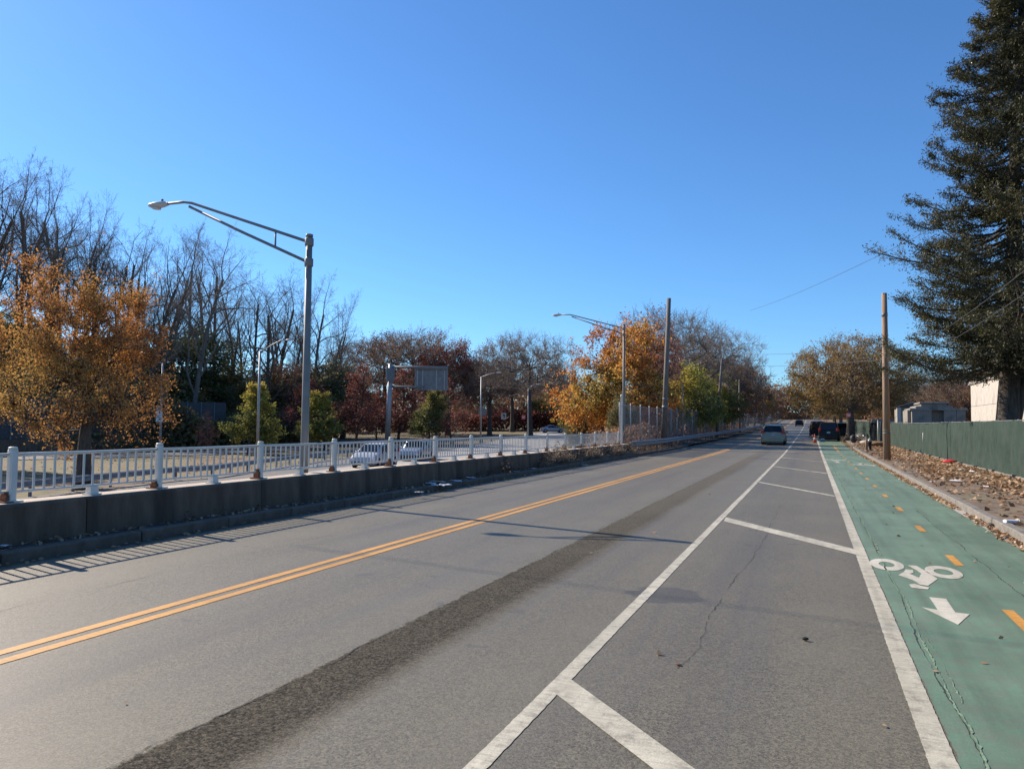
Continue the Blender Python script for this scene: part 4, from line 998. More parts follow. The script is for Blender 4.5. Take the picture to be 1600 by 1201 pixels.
# ------------------------------------------------------------------ the big conifer on the right
def conifer():
    rng = np.random.default_rng(50); H = 23.0; Y0 = 35.5; base = np.array([at_y(1571, 650, Y0)[0], Y0, .1])
    prof = np.array([(0, 0), (3.4, 1.5), (4.0, 4.2), (4.8, 4.9), (6.1, 4.8), (7.7, 4.85), (9.3, 4.3), (10.6, 3.8), (13.2, 3.3), (15.5, 2.8), (17.7, 2.25), (19.3, 1.8), (21, 1.4), (22.8, .8)])
    t = thing('conifer', 'huge dark evergreen conifer rising behind the green fence at the right edge', 'tree', base)
    n = 320; z = 4.1+(22.6-4.1)*np.linspace(0, 1, n)**1.22; az = np.arange(n)*2.39996+rng.normal(0, .3, n)
    L = np.interp(z, prof[:, 0], prof[:, 1])*rng.uniform(.80, 1.08, n)*(1+.10*np.sin(z*2.1)+.13*np.sin(3*az+z*1.1))
    big = rng.uniform(0, 1, n) < .22; L[~big] *= rng.uniform(.70, 1.0, (~big).sum())
    nn = 8; P = np.zeros((n, nn+1, 3)); s = np.linspace(0, 1, nn+1)
    up = rng.uniform(-.15, .35, n)
    for j in range(nn+1):
        r = L*s[j]; P[:, j, 0] = np.cos(az+.12*np.sin(s[j]*3))*r; P[:, j, 1] = np.sin(az+.12*np.sin(s[j]*3))*r
        P[:, j, 2] = z-.12*L*np.sin(s[j]*math.pi)*1.3+up*r*s[j]*.55+rng.normal(0, .03, n)
    P[..., 0] += .058*np.maximum(0, P[..., 2]-2)
    R = (.022+.010*L)[:, None]*np.linspace(1, .2, nn+1)[None]
    tz = np.linspace(0, H, 16); TP = np.stack([.12*np.sin(tz*.3)+.058*np.maximum(0, tz-2), .1*np.sin(tz*.23+1), tz], 1)[None]; TR = np.interp(tz, [0, .8, 3, H], [.62, .44, .38, .03])[None]
    V, F = tubes([(TP, TR)], [14], .01); link('trunk', np_mesh('trunk', V, F, M['bark'], True), t)
    # second stem leaning right from the base
    V, F = tubes([(TP[:, :9]*np.array([1, 1, .8])+np.linspace(0, 1, 9)[None, :, None]*np.array([1.3, .3, 0]), TR[:, :9]*.55)], [10], .01); link('side_stem', np_mesh('side_stem', V, F, M['bark'], True), t)
    # side branches
    k = 16; B2 = n*k; fr = rng.uniform(.18, 1, (n, k)); side = np.where(np.arange(k) % 2, 1, -1)[None]
    f = fr*nn; i = np.minimum(f.astype(int), nn-1); ff = (f-i)[..., None]; bi = np.arange(n)[:, None]
    st = P[bi, i]*(1-ff)+P[bi, i+1]*ff; T = unit(P[bi, i+1]-P[bi, i]); sd = unit(np.cross(T, np.array([0, 0, 1.])))
    d = unit(T*.75+sd*side[..., None]*.85+rng.normal(0, .16, T.shape)+np.array([0, 0, .12])); l2 = (L[:, None]*.30*(1.15-fr*.75)*rng.uniform(.6, 1.2, (n, k)))+.16
    P2 = np.stack([st, st+d*l2[..., None]*.5-np.array([0, 0, .02]), st+d*l2[..., None]+np.array([0, 0, 1])*(.10*l2[..., None])], 2).reshape(B2, 3, 3)
    R2 = np.tile(np.array([.013, .009, .004]), (B2, 1))
    V, F = tubes([(P, R), (P2, R2)], [5, 3], .004); o = link('branches', np_mesh('branches', V, F, M['bark'], True), t); o['kind'] = 'stuff'
    m = 92; tt = rng.uniform(0, 1, (B2, m))[..., None]**.7
    C = (P2[:, None, 0]*(1-tt)+P2[:, None, 2]*tt)
    wd = .05+.075*l2.reshape(B2, 1, 1)
    C = C+rng.normal(0, 1, C.shape)*wd*np.array([1, 1, .7]); C[..., 2] -= np.abs(rng.normal(0, .09, C.shape[:2])); C = C.reshape(-1, 3)
    keep = rng.uniform(0, 1, len(C)) < .80; C = C[keep]
    V, F = leaves(rng, C, .058, .30, .1); o = link('needles', np_mesh('needles', V, F, FIRL, tint=tint_of(rng, C, .8, .25)), t); o['kind'] = 'stuff'
conifer()

# ------------------------------------------------------------------ ground litter
def scatter(name, label, n, fx, size, m, seed, cat='leaves', flat_=.75, tintf=1.5):
    rng = np.random.default_rng(seed); C = fx(rng, n); V, F = leaves(rng, C, size, .75, flat_)
    o = link(name, np_mesh(name, V, F, m, tint=tint_of(rng, C, tintf)), None, label, cat, None, 'stuff'); return o
def zrv(y): return np.interp(y, _zr[:, 0], _zr[:, 1])
def f_gut(rng, n):
    y = 3+rng.uniform(0, 1, n)**1.25*85; x = 2.94-np.abs(rng.normal(0, .085, n)); dens = .5+.5*np.sin(y*.9+1)+.4*np.sin(y*2.7)
    k = rng.uniform(0, 1, n) < np.clip(.25+dens+.3*(y > 20), 0, 1); x, y = x[k], y[k]
    return np.stack([x, y, zrv(y)+.012+np.abs(rng.normal(0, .016, len(x)))], 1)
def f_verge(rng, n):
    y = 8+rng.uniform(0, 1, n)**1.1*72; x = 4.9+rng.normal(0, .5, n)+.35*np.sin(y*.35)-.010*(y-20)
    k = rng.uniform(0, 1, n) < .3; x[k] = rng.uniform(3.2, 6.05, k.sum()); x = np.clip(x, 3.2, 6.08)
    lump = .5+.5*np.sin(x*3+y*.7)*np.sin(y*1.1); k = rng.uniform(0, 1, n) < .25+.75*lump
    x, y = x[k], y[k]; return np.stack([x, y, zrv(y)+.125+np.abs(rng.normal(0, .028, len(x)))], 1)
def f_base(rng, n):
    y = 15+rng.uniform(0, 1, n)*60; x = 5.98-np.abs(rng.normal(0, .16, n)); return np.stack([x, y, zrv(y)+.13+np.abs(rng.normal(0, .04, n))], 1)
scatter('fallen_leaves', 'brown leaves lying in the gutter against the right kerb', 7500, f_gut, .042, DEAD, 60)
scatter('fallen_leaves', 'pale brown leaves spread over the dirt verge by the green fence', 16000, f_verge, .060, DEAD, 61)
scatter('fallen_leaves', 'leaves drifted against the foot of the green fence', 3500, f_base, .055, DEAD, 62)
def f_road(rng, n):
    y = rng.uniform(2, 60, n); x = rng.uniform(.8, 2.9, n)**1; x = np.where(rng.uniform(0, 1, n) < .3, rng.uniform(-9, .5, n), x); return np.stack([x, y, zrv(y)+.014], 1)
scatter('fallen_leaves', 'stray leaves scattered thinly over the road and bike lane', 130, f_road, .028, DEAD, 63)
def f_lawn(rng, n):
    x = rng.uniform(-75, -27, n); y = rng.uniform(30, 110, n); c = .5+.5*np.sin(x*.5)*np.sin(y*.31+x*.2); k = rng.uniform(0, 1, n) < c; x, y = x[k], y[k]
    return np.stack([x, y, np.array([ter(a, b) for a, b in zip(x, y)])+.02], 1)
scatter('fallen_leaves', 'leaves scattered over the lawn around the orange oak', 9000, f_lawn, .09, DEAD, 64)
def f_left(rng, n):
    y = 3+rng.uniform(0, 1, n)**.8*45; x = -9.62+np.abs(rng.normal(0, .13, n)); x = np.where(rng.uniform(0, 1, n) < .25, -9.0+np.abs(rng.normal(0, .1, n)), x)
    return np.stack([x, y, np.where(x < -9.2, .12, .015)+np.abs(rng.normal(0, .012, n))], 1)
scatter('gutter_debris', 'dead leaves and scraps gathered between the left kerb and the concrete wall', 2600, f_left, .035, DEAD, 65, 'debris')

# dry weeds along the wall
def weeds(name, label, y0, y1, n, hmax, seed, x0=-9.55, dx=.14):
    rng = np.random.default_rng(seed); y = rng.uniform(y0, y1, n); x = x0+rng.normal(0, dx, n)
    h = hmax*rng.uniform(.3, 1, n)*(.55+.45*np.sin(y*1.3+seed)); st = np.stack([x, y, zrv(y)+.08], 1)
    d = unit(np.stack([rng.normal(.12, .35, n), rng.normal(0, .4, n), np.ones(n)], 1)); P = np.zeros((n, 5, 3))
    for j in range(5): P[:, j] = st+d*(h*j/4)[:, None]+np.array([.25, 0, -.10])*(h*(j/4)**2)[:, None]
    R = np.tile(np.linspace(.006, .002, 5), (n, 1)); V, F = tubes([(P, R)], [3], .002)
    t = thing(name, label, 'weeds', (0, 0, 0)); o = link('stems', np_mesh('stems', V, F, M['twig']), t); o['kind'] = 'stuff'
    A = P[:, 2:].reshape(-1, 3); C = A[rng.integers(0, len(A), n*7)]+rng.normal(0, .05, (n*7, 3)); V, F = leaves(rng, C, .028)
    o = link('dry_leaves', np_mesh('dry_leaves', V, F, DEAD if seed % 2 else BROWN, tint=tint_of(rng, C, 3)), t); o['kind'] = 'stuff'
weeds('dry_weeds', 'thick dry brown weeds against the wall near the end of the white railing', 27, 43, 900, 1.15, 71)
weeds('dry_weeds', 'sparse dead weeds at the wall foot beside scattered rubbish', 20, 28, 160, .5, 72)
weeds('dry_weeds', 'dead weeds growing around the end of the guardrail', 42, 62, 500, .75, 73, -9.7, .25)
weeds('dry_weeds', 'dry brush growing through the first chain link panels', 43, 55, 420, 2.2, 74, -10.9, .35)
weeds('dry_weeds', 'low dry tufts in the left kerb joint', 6, 20, 60, .18, 76)

# ------------------------------------------------------------------ street lamps and poles
def tri_lamp(label, X, Y, base_z, top, arm_end, arm_top, arm_low, r=(.10, .068)):
    t = thing('street_lamp', label, 'street lamp', (X, Y, base_z))
    H = top-base_z
    b = MB(); b.tube([(0, 0, 0), (0, 0, H*.5), (0, 0, H)], [r[0], (r[0]+r[1])/2, r[1]], 14); b.build('pole', M['galv_pole'], t)
    b = MB(); b.box((0, 0, .02), (.36, .36, .04)); b.lathe([(r[0]+.03, .04), (r[0]+.03, .14), (r[0]+.004, .2)], 12); b.build('base_plate', M['galv_dark'], t)
    b = MB(); b.lathe([(r[1]+.012, H-.03), (r[1]+.012, H+.03), (.001, H+.05)], 12); b.build('pole_cap', M['galv_pole'], t)
    ex, ez = arm_end[0]-X, arm_end[1]-base_z; sgn = -1 if ex < 0 else 1
    a0 = arm_top-base_z; a1 = arm_low-base_z
    ux = ex-sgn*.62
    b = MB(); b.tube([(0, 0, a0), (ux*.5, 0, a0+(ez-.05-a0)*.52), (ux*.96, 0, ez-.05), (ux*1.03, 0, ez), (ex, 0, ez+.01)], .034, 10); b.build('upper_arm', M['galv_pole'], t)
    b = MB(); b.tube([(0, 0, a1), (ux*.5, 0, a1+(ez-.13-a1)*.5), (ux*.98, 0, ez-.13)], .034, 10); b.build('lower_arm', M['galv_pole'], t)
    fx = .26; zu = a0+(ez-.05-a0)*.52*(fx*2); zl_ = a1+(ez-.13-a1)*.5*(fx*2)
    b = MB(); b.tube([(ux*fx, 0, zl_), (ux*fx, 0, zu)], .02, 8); b.build('strut', M['galv_pole'], t)
    for nm, zz in (('clamp', a0), ('clamp', a1)):
        b = MB(); b.lathe([(r[1]+.02, -.09), (r[1]+.028, -.08), (r[1]+.028, .08), (r[1]+.02, .09)], 12); b.build(nm, M['galv_pole'], t).location = (0, 0, zz)
    h = MB(); hx = ex-sgn*.02; L = .62; st = []
    for u, wv, zt_, zb in ((0, .045, .035, -.03), (.12, .085, .065, -.05), (.35, .13, .075, -.07), (.65, .145, .065, -.075), (.88, .11, .045, -.055), (1, .04, .0, -.02)):
        ring_ = [(hx+sgn*L*u, wv*math.cos(a)*1.0, (zt_ if math.sin(a) > 0 else -zb)*math.sin(a)) for a in np.linspace(0, 2*math.pi, 12, endpoint=False)]
        st.append([(p[0], p[1], p[2]+ez+.01) for p in ring_])
    vs = [v for s_ in st for v in s_]; h.add(vs, [(i*12+k, i*12+(k+1) % 12, (i+1)*12+(k+1) % 12, (i+1)*12+k) for i in range(5) for k in range(12)]+[tuple(range(12)), tuple(range(60, 72))], True)
    hd = h.build('lamp_head', M['lamp_head'], t)
    q = MB(); q.lathe([(.105, -.03), (.10, .0), (.03, .02)], 14, (hx+sgn*L*.6, 0, ez-.055)); q.build('lens', M['glass_lamp'], hd)
    q = MB(); q.lathe([(.028, 0), (.03, .06), (.001, .07)], 10, (hx+sgn*L*.32, 0, ez+.08)); q.build('photocell', M['galv_dark'], hd)
    return t
X1 = -10.36; b1 = at_x(475, 741, X1); Y1 = b1[1]
e1 = at_y(262, 319, Y1)
tri_lamp('big near street lamp on grey pole with long twin-tube arm reaching left', X1, Y1, ter(X1, Y1), at_x(485, 369, X1)[2], (e1[0], e1[2]), at_x(485, 379, X1)[2], at_x(485, 411, X1)[2])
X2 = -10.6; Y2_ = at_x(975, 505, X2)[1]; e2 = at_y(877, 492, Y2_)
tri_lamp('second street lamp with twin-tube arm in front of the amber maple', X2, Y2_, ter(X2, Y2_), at_x(975, 507, X2)[2], (e2[0], e2[2]), at_x(975, 513, X2)[2], at_x(975, 522, X2)[2])
def simple_lamp(label, px, base, top, dist, arm, dark=False):
    p = at_d(px, base, dist); g = ter(p[0], p[1]); s = at_d(px, top, dist); e = at_y(arm[0], arm[1], p[1])
    t = thing('street_lamp', label, 'street lamp', (p[0], p[1], g)); H = s[2]-g; dx = s[0]-p[0]
    b = MB(); b.tube([(0, 0, 0), (0, 0, H)], [.13, .08], 10); b.build('pole', M['galv'], t)
    ex, ez = e[0]-p[0], e[2]-g
    b = MB(); b.tube([(0, 0, H-.05), (ex*.5, 0, H+(ez-H)*.62), (ex*.82, 0, ez-.02), (ex, 0, ez)], .045, 8); b.build('arm', M['galv'], t)
    sg = 1 if ex > 0 else -1
    b = MB(); b.lathe([(.04, 0), (.12, .15), (.15, .4), (.12, .62), (.03, .75)] if sg > 0 else [(.03, -.75), (.12, -.62), (.15, -.4), (.12, -.15), (.04, 0)], 10, (ex, 0, ez), 'x')
    b.v = [(x, y, ez+(z-ez)*.5) for x, y, z in b.v]; b.build('lamp_head', M['lamp_head'], t)
    b = MB(); b.box((0, 0, .15), (.4, .4, .3), top=.8); b.build('base', M['galv'], t)
    return t, p, g
lt, lp, lg = simple_lamp('parkway lamp with arm to the left carrying white sign plates', 250, 700, 567, 74, (217, 550))
simple_lamp('parkway lamp with arm to the right left of the big street lamp', 402, 715, 548, 62, (446, 531))
simple_lamp('thin far parkway lamp with short arm, in front of the brown tinged tree', 751, 686, 588, 100, (776, 582))
simple_lamp('slim far lamp pole in front of the big forked bare tree', 825, 674, 606, 112, (838, 600))
# sign plates on the first parkway lamp
def plate_sign(label, px, py0, py1, wpx, dist, m, name='road_sign', cat='road sign', glyph=None, pole=None, rot=None, oct_=False):
    c = at_d(px, (py0+py1)/2, dist); k = dist/FPX; W_, H_ = wpx*k, (py1-py0)*k
    t = thing(name, label, cat, tuple(c)); t.rotation_euler.z = YAW if rot is None else rot
    b = MB()
    if oct_:
        r = W_/2; pts = [(r*math.cos(R_(22.5+45*i)), r*math.sin(R_(22.5+45*i))) for i in range(8)]
        b.add([(x, -.01, z) for x, z in pts]+[(x, .01, z) for x, z in pts], [tuple(range(8)), tuple(range(15, 7, -1))]+[(i, 8+i, 8+(i+1) % 8, (i+1) % 8) for i in range(8)])
    else: b.bbox((0, 0, 0), (W_, .025, H_), .008)
    pl = b.build('plate', m, t)
    if glyph:
        g = MB(); 
        for poly in glyph: g.add([(x*W_, -.017, z*H_) for x, z in poly], [tuple(range(len(poly)))])
        g.build('print', M['sign_black'] if m is not M['sign_red'] else M['sign_white'], pl)
    if pole:
        gz = ter(c[0], c[1]) if c[0] < 3 else zr(c[1])+.12
        b = MB(); b.tube([(0, .045, gz-c[2]), (0, .045, H_/2+pole)], .03, 8); b.build('post', M['galv_dark'], t)
    return t
bars = lambda z, w_, h: [(-w_, z-h), (w_, z-h), (w_, z+h), (-w_, z+h)]
plate_sign('small blank-edged white plate, topmost on the left parkway lamp', 249, 634, 640, 10, 73.6, M['sign_white'], glyph=[bars(0, .26, .07)])
plate_sign('white route marker plate in the middle of the stack on the left parkway lamp', 249, 641, 651.5, 10, 73.6, M['sign_white'], glyph=[[(-.14, .12), (-.14, .32), (.0, .36), (.14, .32), (.14, .12), (0, .02)], bars(-.14, .24, .025), bars(-.28, .2, .02)])
plate_sign('white plate with black diagonal arrow, lowest on the left parkway lamp', 249, 652.5, 659, 11, 73.6, M['sign_white'], glyph=[[(-.30, -.28), (-.22, -.36), (.08, .02), (.0, .10)], [(-.12, .30), (.26, .34), (.20, -.12), (.08, .02), (.0, .10)]])
plate_sign('white square road sign far away between the small lamp and the forked bare tree', 787, 645, 655, 8, 140, M['sign_white'], glyph=[[(-.2, .3), (.2, .3), (.2, -.1), (.08, -.35), (0, 0)]], pole=0)
plate_sign('grey back of an eight-sided sign beside the small far lamp', 754, 636, 650, 14, 104, M['sign_back'], oct_=True, pole=0)
plate_sign('faded red sign on a post left of the forked bare tree', 818, 648, 655, 6, 118, M['sign_red'], glyph=[bars(0, .36, .12)], pole=0)
plate_sign('yellow warning sign behind the silver sedan', 863, 652, 660, 5, 150, M['sign_yellow'], pole=0)
plate_sign('yellow warning sign right of the sedan under the amber maple', 900.5, 653, 661, 5, 150, M['sign_yellow'], pole=0)
plate_sign('red parking sign with white print on a thin post by the parked vehicles', 1326, 645.5, 651.5, 6, 69, M['sign_red'], glyph=[bars(.12, .36, .13), bars(-.25, .26, .06)], pole=0, rot=.05)
plate_sign('red and white sign seen through the chain link fence', 1092, 660, 671, 5, 86, M['sign_red'], glyph=[bars(-.2, .4, .2)], pole=0)
b = MB(); c = at_d(972, 667, (Y2_*math.cos(YAW)+10.6*math.sin(YAW))*.985); 
t = thing('control_box', 'teal box strapped to the second street lamp pole', 'utility box', tuple(c)); b.bbox((0, 0, 0), (.26, .16, .36), .02); b.build('housing', M['teal'], t); b = MB(); b.box((0, -.085, 0), (.2, .012, .28)); b.build('door', M['teal'], t)
# overhead sign gantry seen from behind
gp = at_d(605, 695, 88); gg = ter(gp[0], gp[1]); k = 88/FPX
gt = thing('overhead_sign', 'cantilever overhead road sign seen from behind with grey aluminium back', 'road sign', (gp[0], gp[1], gg), YAW)
zt = at_d(607, 568, 88)[2]-gg
b = MB(); b.tube([(0, 0, 0), (.25, 0, zt)], [.34, .25], 12); b.build('pole', M['galv'], gt)
for py in (573, 604):
    z = at_d(640, py, 88)[2]-gg
    b = MB(); b.tube([(.2, 0, z), ((697-605)*k if py < 600 else (660-605)*k, 0, z)], .13, 8); b.build('arm', M['galv_pole'], gt)
sz = at_d(671, 590, 88)[2]-gg; sx0 = (646-605)*k; sx1 = (698-605)*k; hh = 38*k
b = MB(); b.bbox(((sx0+sx1)/2, .35, sz), (sx1-sx0, .06, hh), .02); b.build('panel', M['sign_back'], gt)
for f in (.08, .24, .66, .90):
    b = MB(); b.box((sx0+(sx1-sx0)*f, .27, sz), (.14, .08, hh*.96)); b.build('bracket', M['galv'], gt)
b = MB(); b.box(((sx0+sx1)/2, .1, sz+hh*.38), (sx1-sx0-.2, .25, .14)); b.build('walkway', M['galv_dark'], gt)
b = MB(); b.bbox((.22, -.05, at_d(612, 585, 88)[2]-gg), (.9, .7, 1.6), .05); b.build('arm_mount', M['galv_dark'], gt)

def wooden_pole(label, X, Y, z0, z1, r0, r1, m, lean=(0, 0), collars=(), name='utility_pole', bolts=True):
    t = thing(name, label, 'utility pole', (X, Y, z0)); H = z1-z0
    b = MB(); b.tube([(0, 0, -.1), (lean[0]*.5, lean[1]*.5, H*.5), (lean[0], lean[1], H)], [r0, (r0+r1)/2, r1], 14); b.build('shaft', M[m], t)
    for z, h, r in collars:
        b = MB(); b.lathe([(r, -h/2), (r*1.05, 0), (r, h/2)], 12); b.build('band', M['galv_dark'], t).location = (lean[0]*z/H, lean[1]*z/H, z)
    return t
pr = ground(1386, 718, .12)
zt = at_y(1384, 458, pr[1])[2]
wooden_pole('tall round brown wooden pole on the leafy right verge', pr[0], pr[1], .1, zt, .175, .125, 'wood_pole', (.0, 0), [(1.35, .05, .178), (1.5, .03, .176), (zt-1.2, .2, .14)])
wooden_pole('tallest dark wooden pole behind the first length of guardrail', -9.95, 55, .05, at_y(1045, 466, 55)[2], .21, .15, 'wood_grey', (.42, 0), [(3.0, .25, .21), (3.6, .12, .20)])
wooden_pole('leaning far pole with bulging transformer band behind the guardrail', -9.95, 88, .2, at_y(1128, 560, 88)[2], .18, .12, 'wood_grey', (.65, 0), [(3.9, .9, .33)])
wooden_pole('thin dark pole near the far end of the chain link fence', -9.95, 118, .5, at_y(1158, 592, 118)[2], .17, .12, 'wood_grey')
wooden_pole('pale slim metal pole beyond the thin dark pole', -9.9, 150, .9, at_y(1179, 592, 150)[2], .15, .10, 'galv')
wooden_pole('farthest thin dark pole behind the silver minivan', -9.9, 180, 1.4, at_y(1196, 618, 180)[2], .17, .12, 'wood_grey')
wooden_pole('thin pale pole among the trees between the two tall wooden poles', -10.3, 66, .05, at_y(1065, 600, 66)[2], .06, .05, 'galv', (0, 0))
wooden_pole('short galvanised gate post left of the brown pole', 5.35, 72, .1, at_y(1375, 656, 72)[2], .05, .05, 'galv', name='fence_post_stub')

def wire(label, a, b, sag, r=.012, m='wire', n=16, group=None):
    a = np.array(a, float); b = np.array(b, float); pts = []
    for i in range(n+1):
        t = i/n; p = a*(1-t)+b*t; p[2] -= sag*4*t*(1-t); pts.append(p)
    q = MB(); q.tube(pts, r, 5); o = q.build('overhead_wire', M[m]); tag(o, label, 'wire', group); return o
wire('long thin wire slanting from the bare treetops up towards the conifer', at_y(1172, 485, 100), at_y(1640, 262, 34), .5, .014)
wire('upper short wire crossing the gap of sky above the road end', at_y(1180, 553, 120), at_y(1384, 545, pr[1]), .12, .016)
wire('lower short wire crossing the gap of sky above the road end', at_y(1180, 572, 120), at_y(1384, 562, pr[1]), .12, .016)
wire('lower of two pale wires running from the brown pole across the conifer', at_y(1386, 574, pr[1]), at_y(1690, 395, 16), .35, .009, 'wire')
wire('upper of two pale wires running from the brown pole across the conifer', at_y(1386, 560, pr[1]), at_y(1690, 350, 16), .35, .009, 'wire')

# ------------------------------------------------------------------ vehicles (forward = +y in the local frame)
def car(label, name, cat, loc, rz, paint, L=4.6, W=1.82, H=1.5, kind='sedan', plate=True, spare=False, rails=False):
    t = thing(name, label, cat, loc, rz)
    w_ = W/2
    if kind == 'sedan':   # y fraction from rear 0..1 : top height, roof half width factor
        st = [(0, .62, .78, 0), (.02, .92, .84, 0), (.10, 1.0, .84, 0), (.17, 1.03, .80, 0), (.30, 1.40, .66, 1), (.42, 1.49, .66, 1), (.55, 1.46, .66, 1), (.72, 1.00, .80, 0), (.86, .90, .84, 0), (.97, .74, .82, 0), (1, .52, .74, 0)]
        belt, k = .92, H/1.49
    elif kind == 'van':
        st = [(0, .60, .80, 0), (.012, 1.0, .86, 0), (.03, 1.12, .84, 0), (.10, 1.66, .70, 1), (.20, 1.74, .70, 1), (.45, 1.76, .70, 1), (.62, 1.68, .70, 1), (.80, 1.12, .82, 0), (.92, .96, .86, 0), (.985, .78, .84, 0), (1, .52, .78, 0)]
        belt, k = 1.06, H/1.76
    else:                 # boxy suv
        st = [(0, .62, .84, 0), (.01, 1.05, .88, 0), (.02, 1.14, .86, 0), (.055, 1.72, .74, 1), (.12, 1.80, .74, 1), (.40, 1.82, .74, 1), (.60, 1.74, .74, 1), (.70, 1.18, .86, 0), (.86, 1.08, .88, 0), (.985, .9, .86, 0), (1, .6, .80, 0)]
        belt, k = 1.10, H/1.82
    belt *= k; zb = .24 if kind != 'suv' else .34
    rings = []
    for i, (f, z, wf, g) in enumerate(st):
        y = (f-.5)*L; z *= k; e = (.90 if f in (0, 1) else (.965 if f < .03 or f > .96 else 1)); zl2 = min(belt, z-.02) if g else z-.10*k
        if g: sec = [(w_*.90*e, zb), (w_*e, zb+.18), (w_*e, (zb+belt)/2+.05), (w_*.965*e, belt), (w_*(wf+.075), z-.10*k), (w_*wf, z-.02*k), (w_*wf*.5, z+.015)]
        else: sec = [(w_*.90*e, zb), (w_*e, zb+.18), (w_*e, (zb+z)/2), (w_*.975*e, z-.13*k), (w_*.93*e, z-.055*k), (w_*(wf-.02)*e, z-.012*k), (w_*wf*.5*e, z+.012)]
        rings.append([(x, y, z_) for x, z_ in sec]+[(-x, y, z_) for x, z_ in reversed(sec)])
    n = 14; b = MB(); b.add([p for r in rings for p in r], [(i*n+j, (i+1)*n+j, (i+1)*n+(j+1) % n, i*n+(j+1) % n) for i in range(len(rings)-1) for j in range(n)]+[tuple(range(n)), tuple(range((len(rings)-1)*n+n-1, (len(rings)-1)*n-1, -1))], False)
    body = b.build('body', paint, t)
    bv = body.modifiers.new('b', 'BEVEL'); bv.width = .025; bv.segments = 2; bv.limit_method = 'ANGLE'; bv.angle_limit = R_(18)
    def P(i, j): return Vector(rings[i][j])
    gi = [i for i, s_ in enumerate(st) if s_[3]]; g0, g1 = gi[0], gi[-1]
    def quad(nm, c, off, m, par=body, inset=.05):
        c = [Vector(x) for x in c]; ce = sum(c, Vector())/4; nrm = (c[1]-c[0]).cross(c[3]-c[0]).normalized()
        if nrm.dot(ce-Vector((0, ce.y*.6, .7))) < 0: nrm = -nrm
        c = [x+(ce-x)*inset+nrm*off for x in c]; q = MB(); q.add(c+[x-nrm*.02 for x in c], [(0, 1, 2, 3), (7, 6, 5, 4)]+[(a, 4+a, 4+(a+1) % 4, (a+1) % 4) for a in range(4)]); return q.build(nm, m, par)
    # windscreen, rear window
    quad('windscreen', [P(g1, 5), P(g1, 8), P(g1+1, 8), P(g1+1, 5)], .03, M['glass_dk'], inset=.07)
    quad('rear_window', [P(g0, 5)*.93+Vector((0, P(g0, 5).y*.07, P(g0, 5).z*.07)), P(g0, 8)*.93+Vector((0, P(g0, 8).y*.07, P(g0, 8).z*.07)), P(g0-1, 9), P(g0-1, 4)], .040, M['glass_dk'], inset=.07)
    # side windows
    for (a, bq, c, d) in ((3, 4, 0, 1), (10, 9, 0, 1)):
        for i in range(g0-1, g1+1):
            if i < g0:
                top0 = P(g0, bq); q4 = [P(g0, a)+(P(g0-1, a)-P(g0, a))*.8, P(g0, a), top0, top0]
                continue
            if i == g1: q4 = [P(i, a), P(i, a)+(P(i+1, a)-P(i, a))*.86, P(i, bq)+(P(i+1, a)-P(i, bq))*.12, P(i, bq)]
            else: q4 = [P(i, a), P(i+1, a), P(i+1, bq), P(i, bq)]
            quad('side_window', q4, .022, M['glass_dk'], inset=.08)
    # wheels, arches
    wr = .33 if kind != 'suv' else .37
    for sy in (-.31*L, .32*L):
        for sx in (-1, 1):
            q = MB(); q.lathe([(wr+.05, -.0), (wr+.05, .012), (wr+.01, .016)], 20, (0, 0, 0), 'x'); ar = q.build('wheel_arch', M['black'], body); ar.location = (sx*(w_*1.0), sy, wr); ar.scale.x = sx
            q = MB(); q.lathe([(wr*.62, -.20), (wr*.96, -.20), (wr, -.16), (wr, -.03), (wr*.96, .0), (wr*.66, .012)], 24, (0, 0, 0), 'x'); wh = q.build('tyre', M['tyre'], t); wh.location = (sx*(w_+.012), sy, wr); wh.scale.x = sx
            q = MB(); q.lathe([(wr*.64, .0), (wr*.60, .020), (wr*.2, .026), (.01, .03)], 10, (0, 0, 0), 'x'); q.build('rim', M['rim'], wh)
    yr = -L/2
    zt_ = 1.10*k if kind != 'sedan' else .80*k
    for sx in (-1, 1):
        q = MB(); q.bbox((sx*w_*.86, yr+.06, zt_-(.02 if kind == 'sedan' else -.02)), (.24, .16, .20 if kind == 'sedan' else .30), .03); q.build('tail_light', M['red_lens'], t)
        q = MB(); q.bbox((sx*w_*.76, L/2-.10, .66*k), (.36, .16, .16), .03); q.build('headlight', M['white_lens'], t)
        q = MB(); q.bbox((sx*(w_+.09), (st[g1][0]-.5)*L+.38, belt+.05), (.20, .12, .15), .03); q.build('mirror', paint, t)
    q = MB(); q.bbox((0, yr-.01, .42), (W*.90, .16, .20), .03); q.build('rear_bumper', M['black'] if kind == 'suv' else paint, t)
    q = MB(); q.bbox((0, L/2-.0, .38), (W*.84, .12, .16), .03); q.build('grille', M['black'], t)
    q = MB(); q.box((0, 0, .22), (W*.80, L*.90, .12)); q.build('underbody', M['black'], t)
    if plate: q = MB(); q.box((0, yr-.03, .84*k if kind != 'sedan' else .62), (.32, .03, .16)); q.build('licence_plate', M['plate'], t)
    if spare: q = MB(); q.lathe([(.35, -.12), (.36, 0), (.33, .03), (.001, .04)], 24, (0, yr-.05, 1.02), 'y'); q.build('spare_wheel_cover', M['black'], t)
    if rails:
        for sx in (-1, 1): q = MB(); q.tube([(sx*w_*.64, -L*.32, H+.03), (sx*w_*.64, L*.1, H+.03)], .02, 6); q.build('roof_rail', M['galv_dark'], t)
    return t
Yv = 69.5; xv = at_y(1207.5, 680, Yv)[0]
car('champagne silver minivan driving away on the road', 'minivan', 'minivan', (xv, Yv+2.5, zr(Yv)+.0), 0, M['car_gold'], 5.1, 1.96, 1.76, 'van', rails=True)
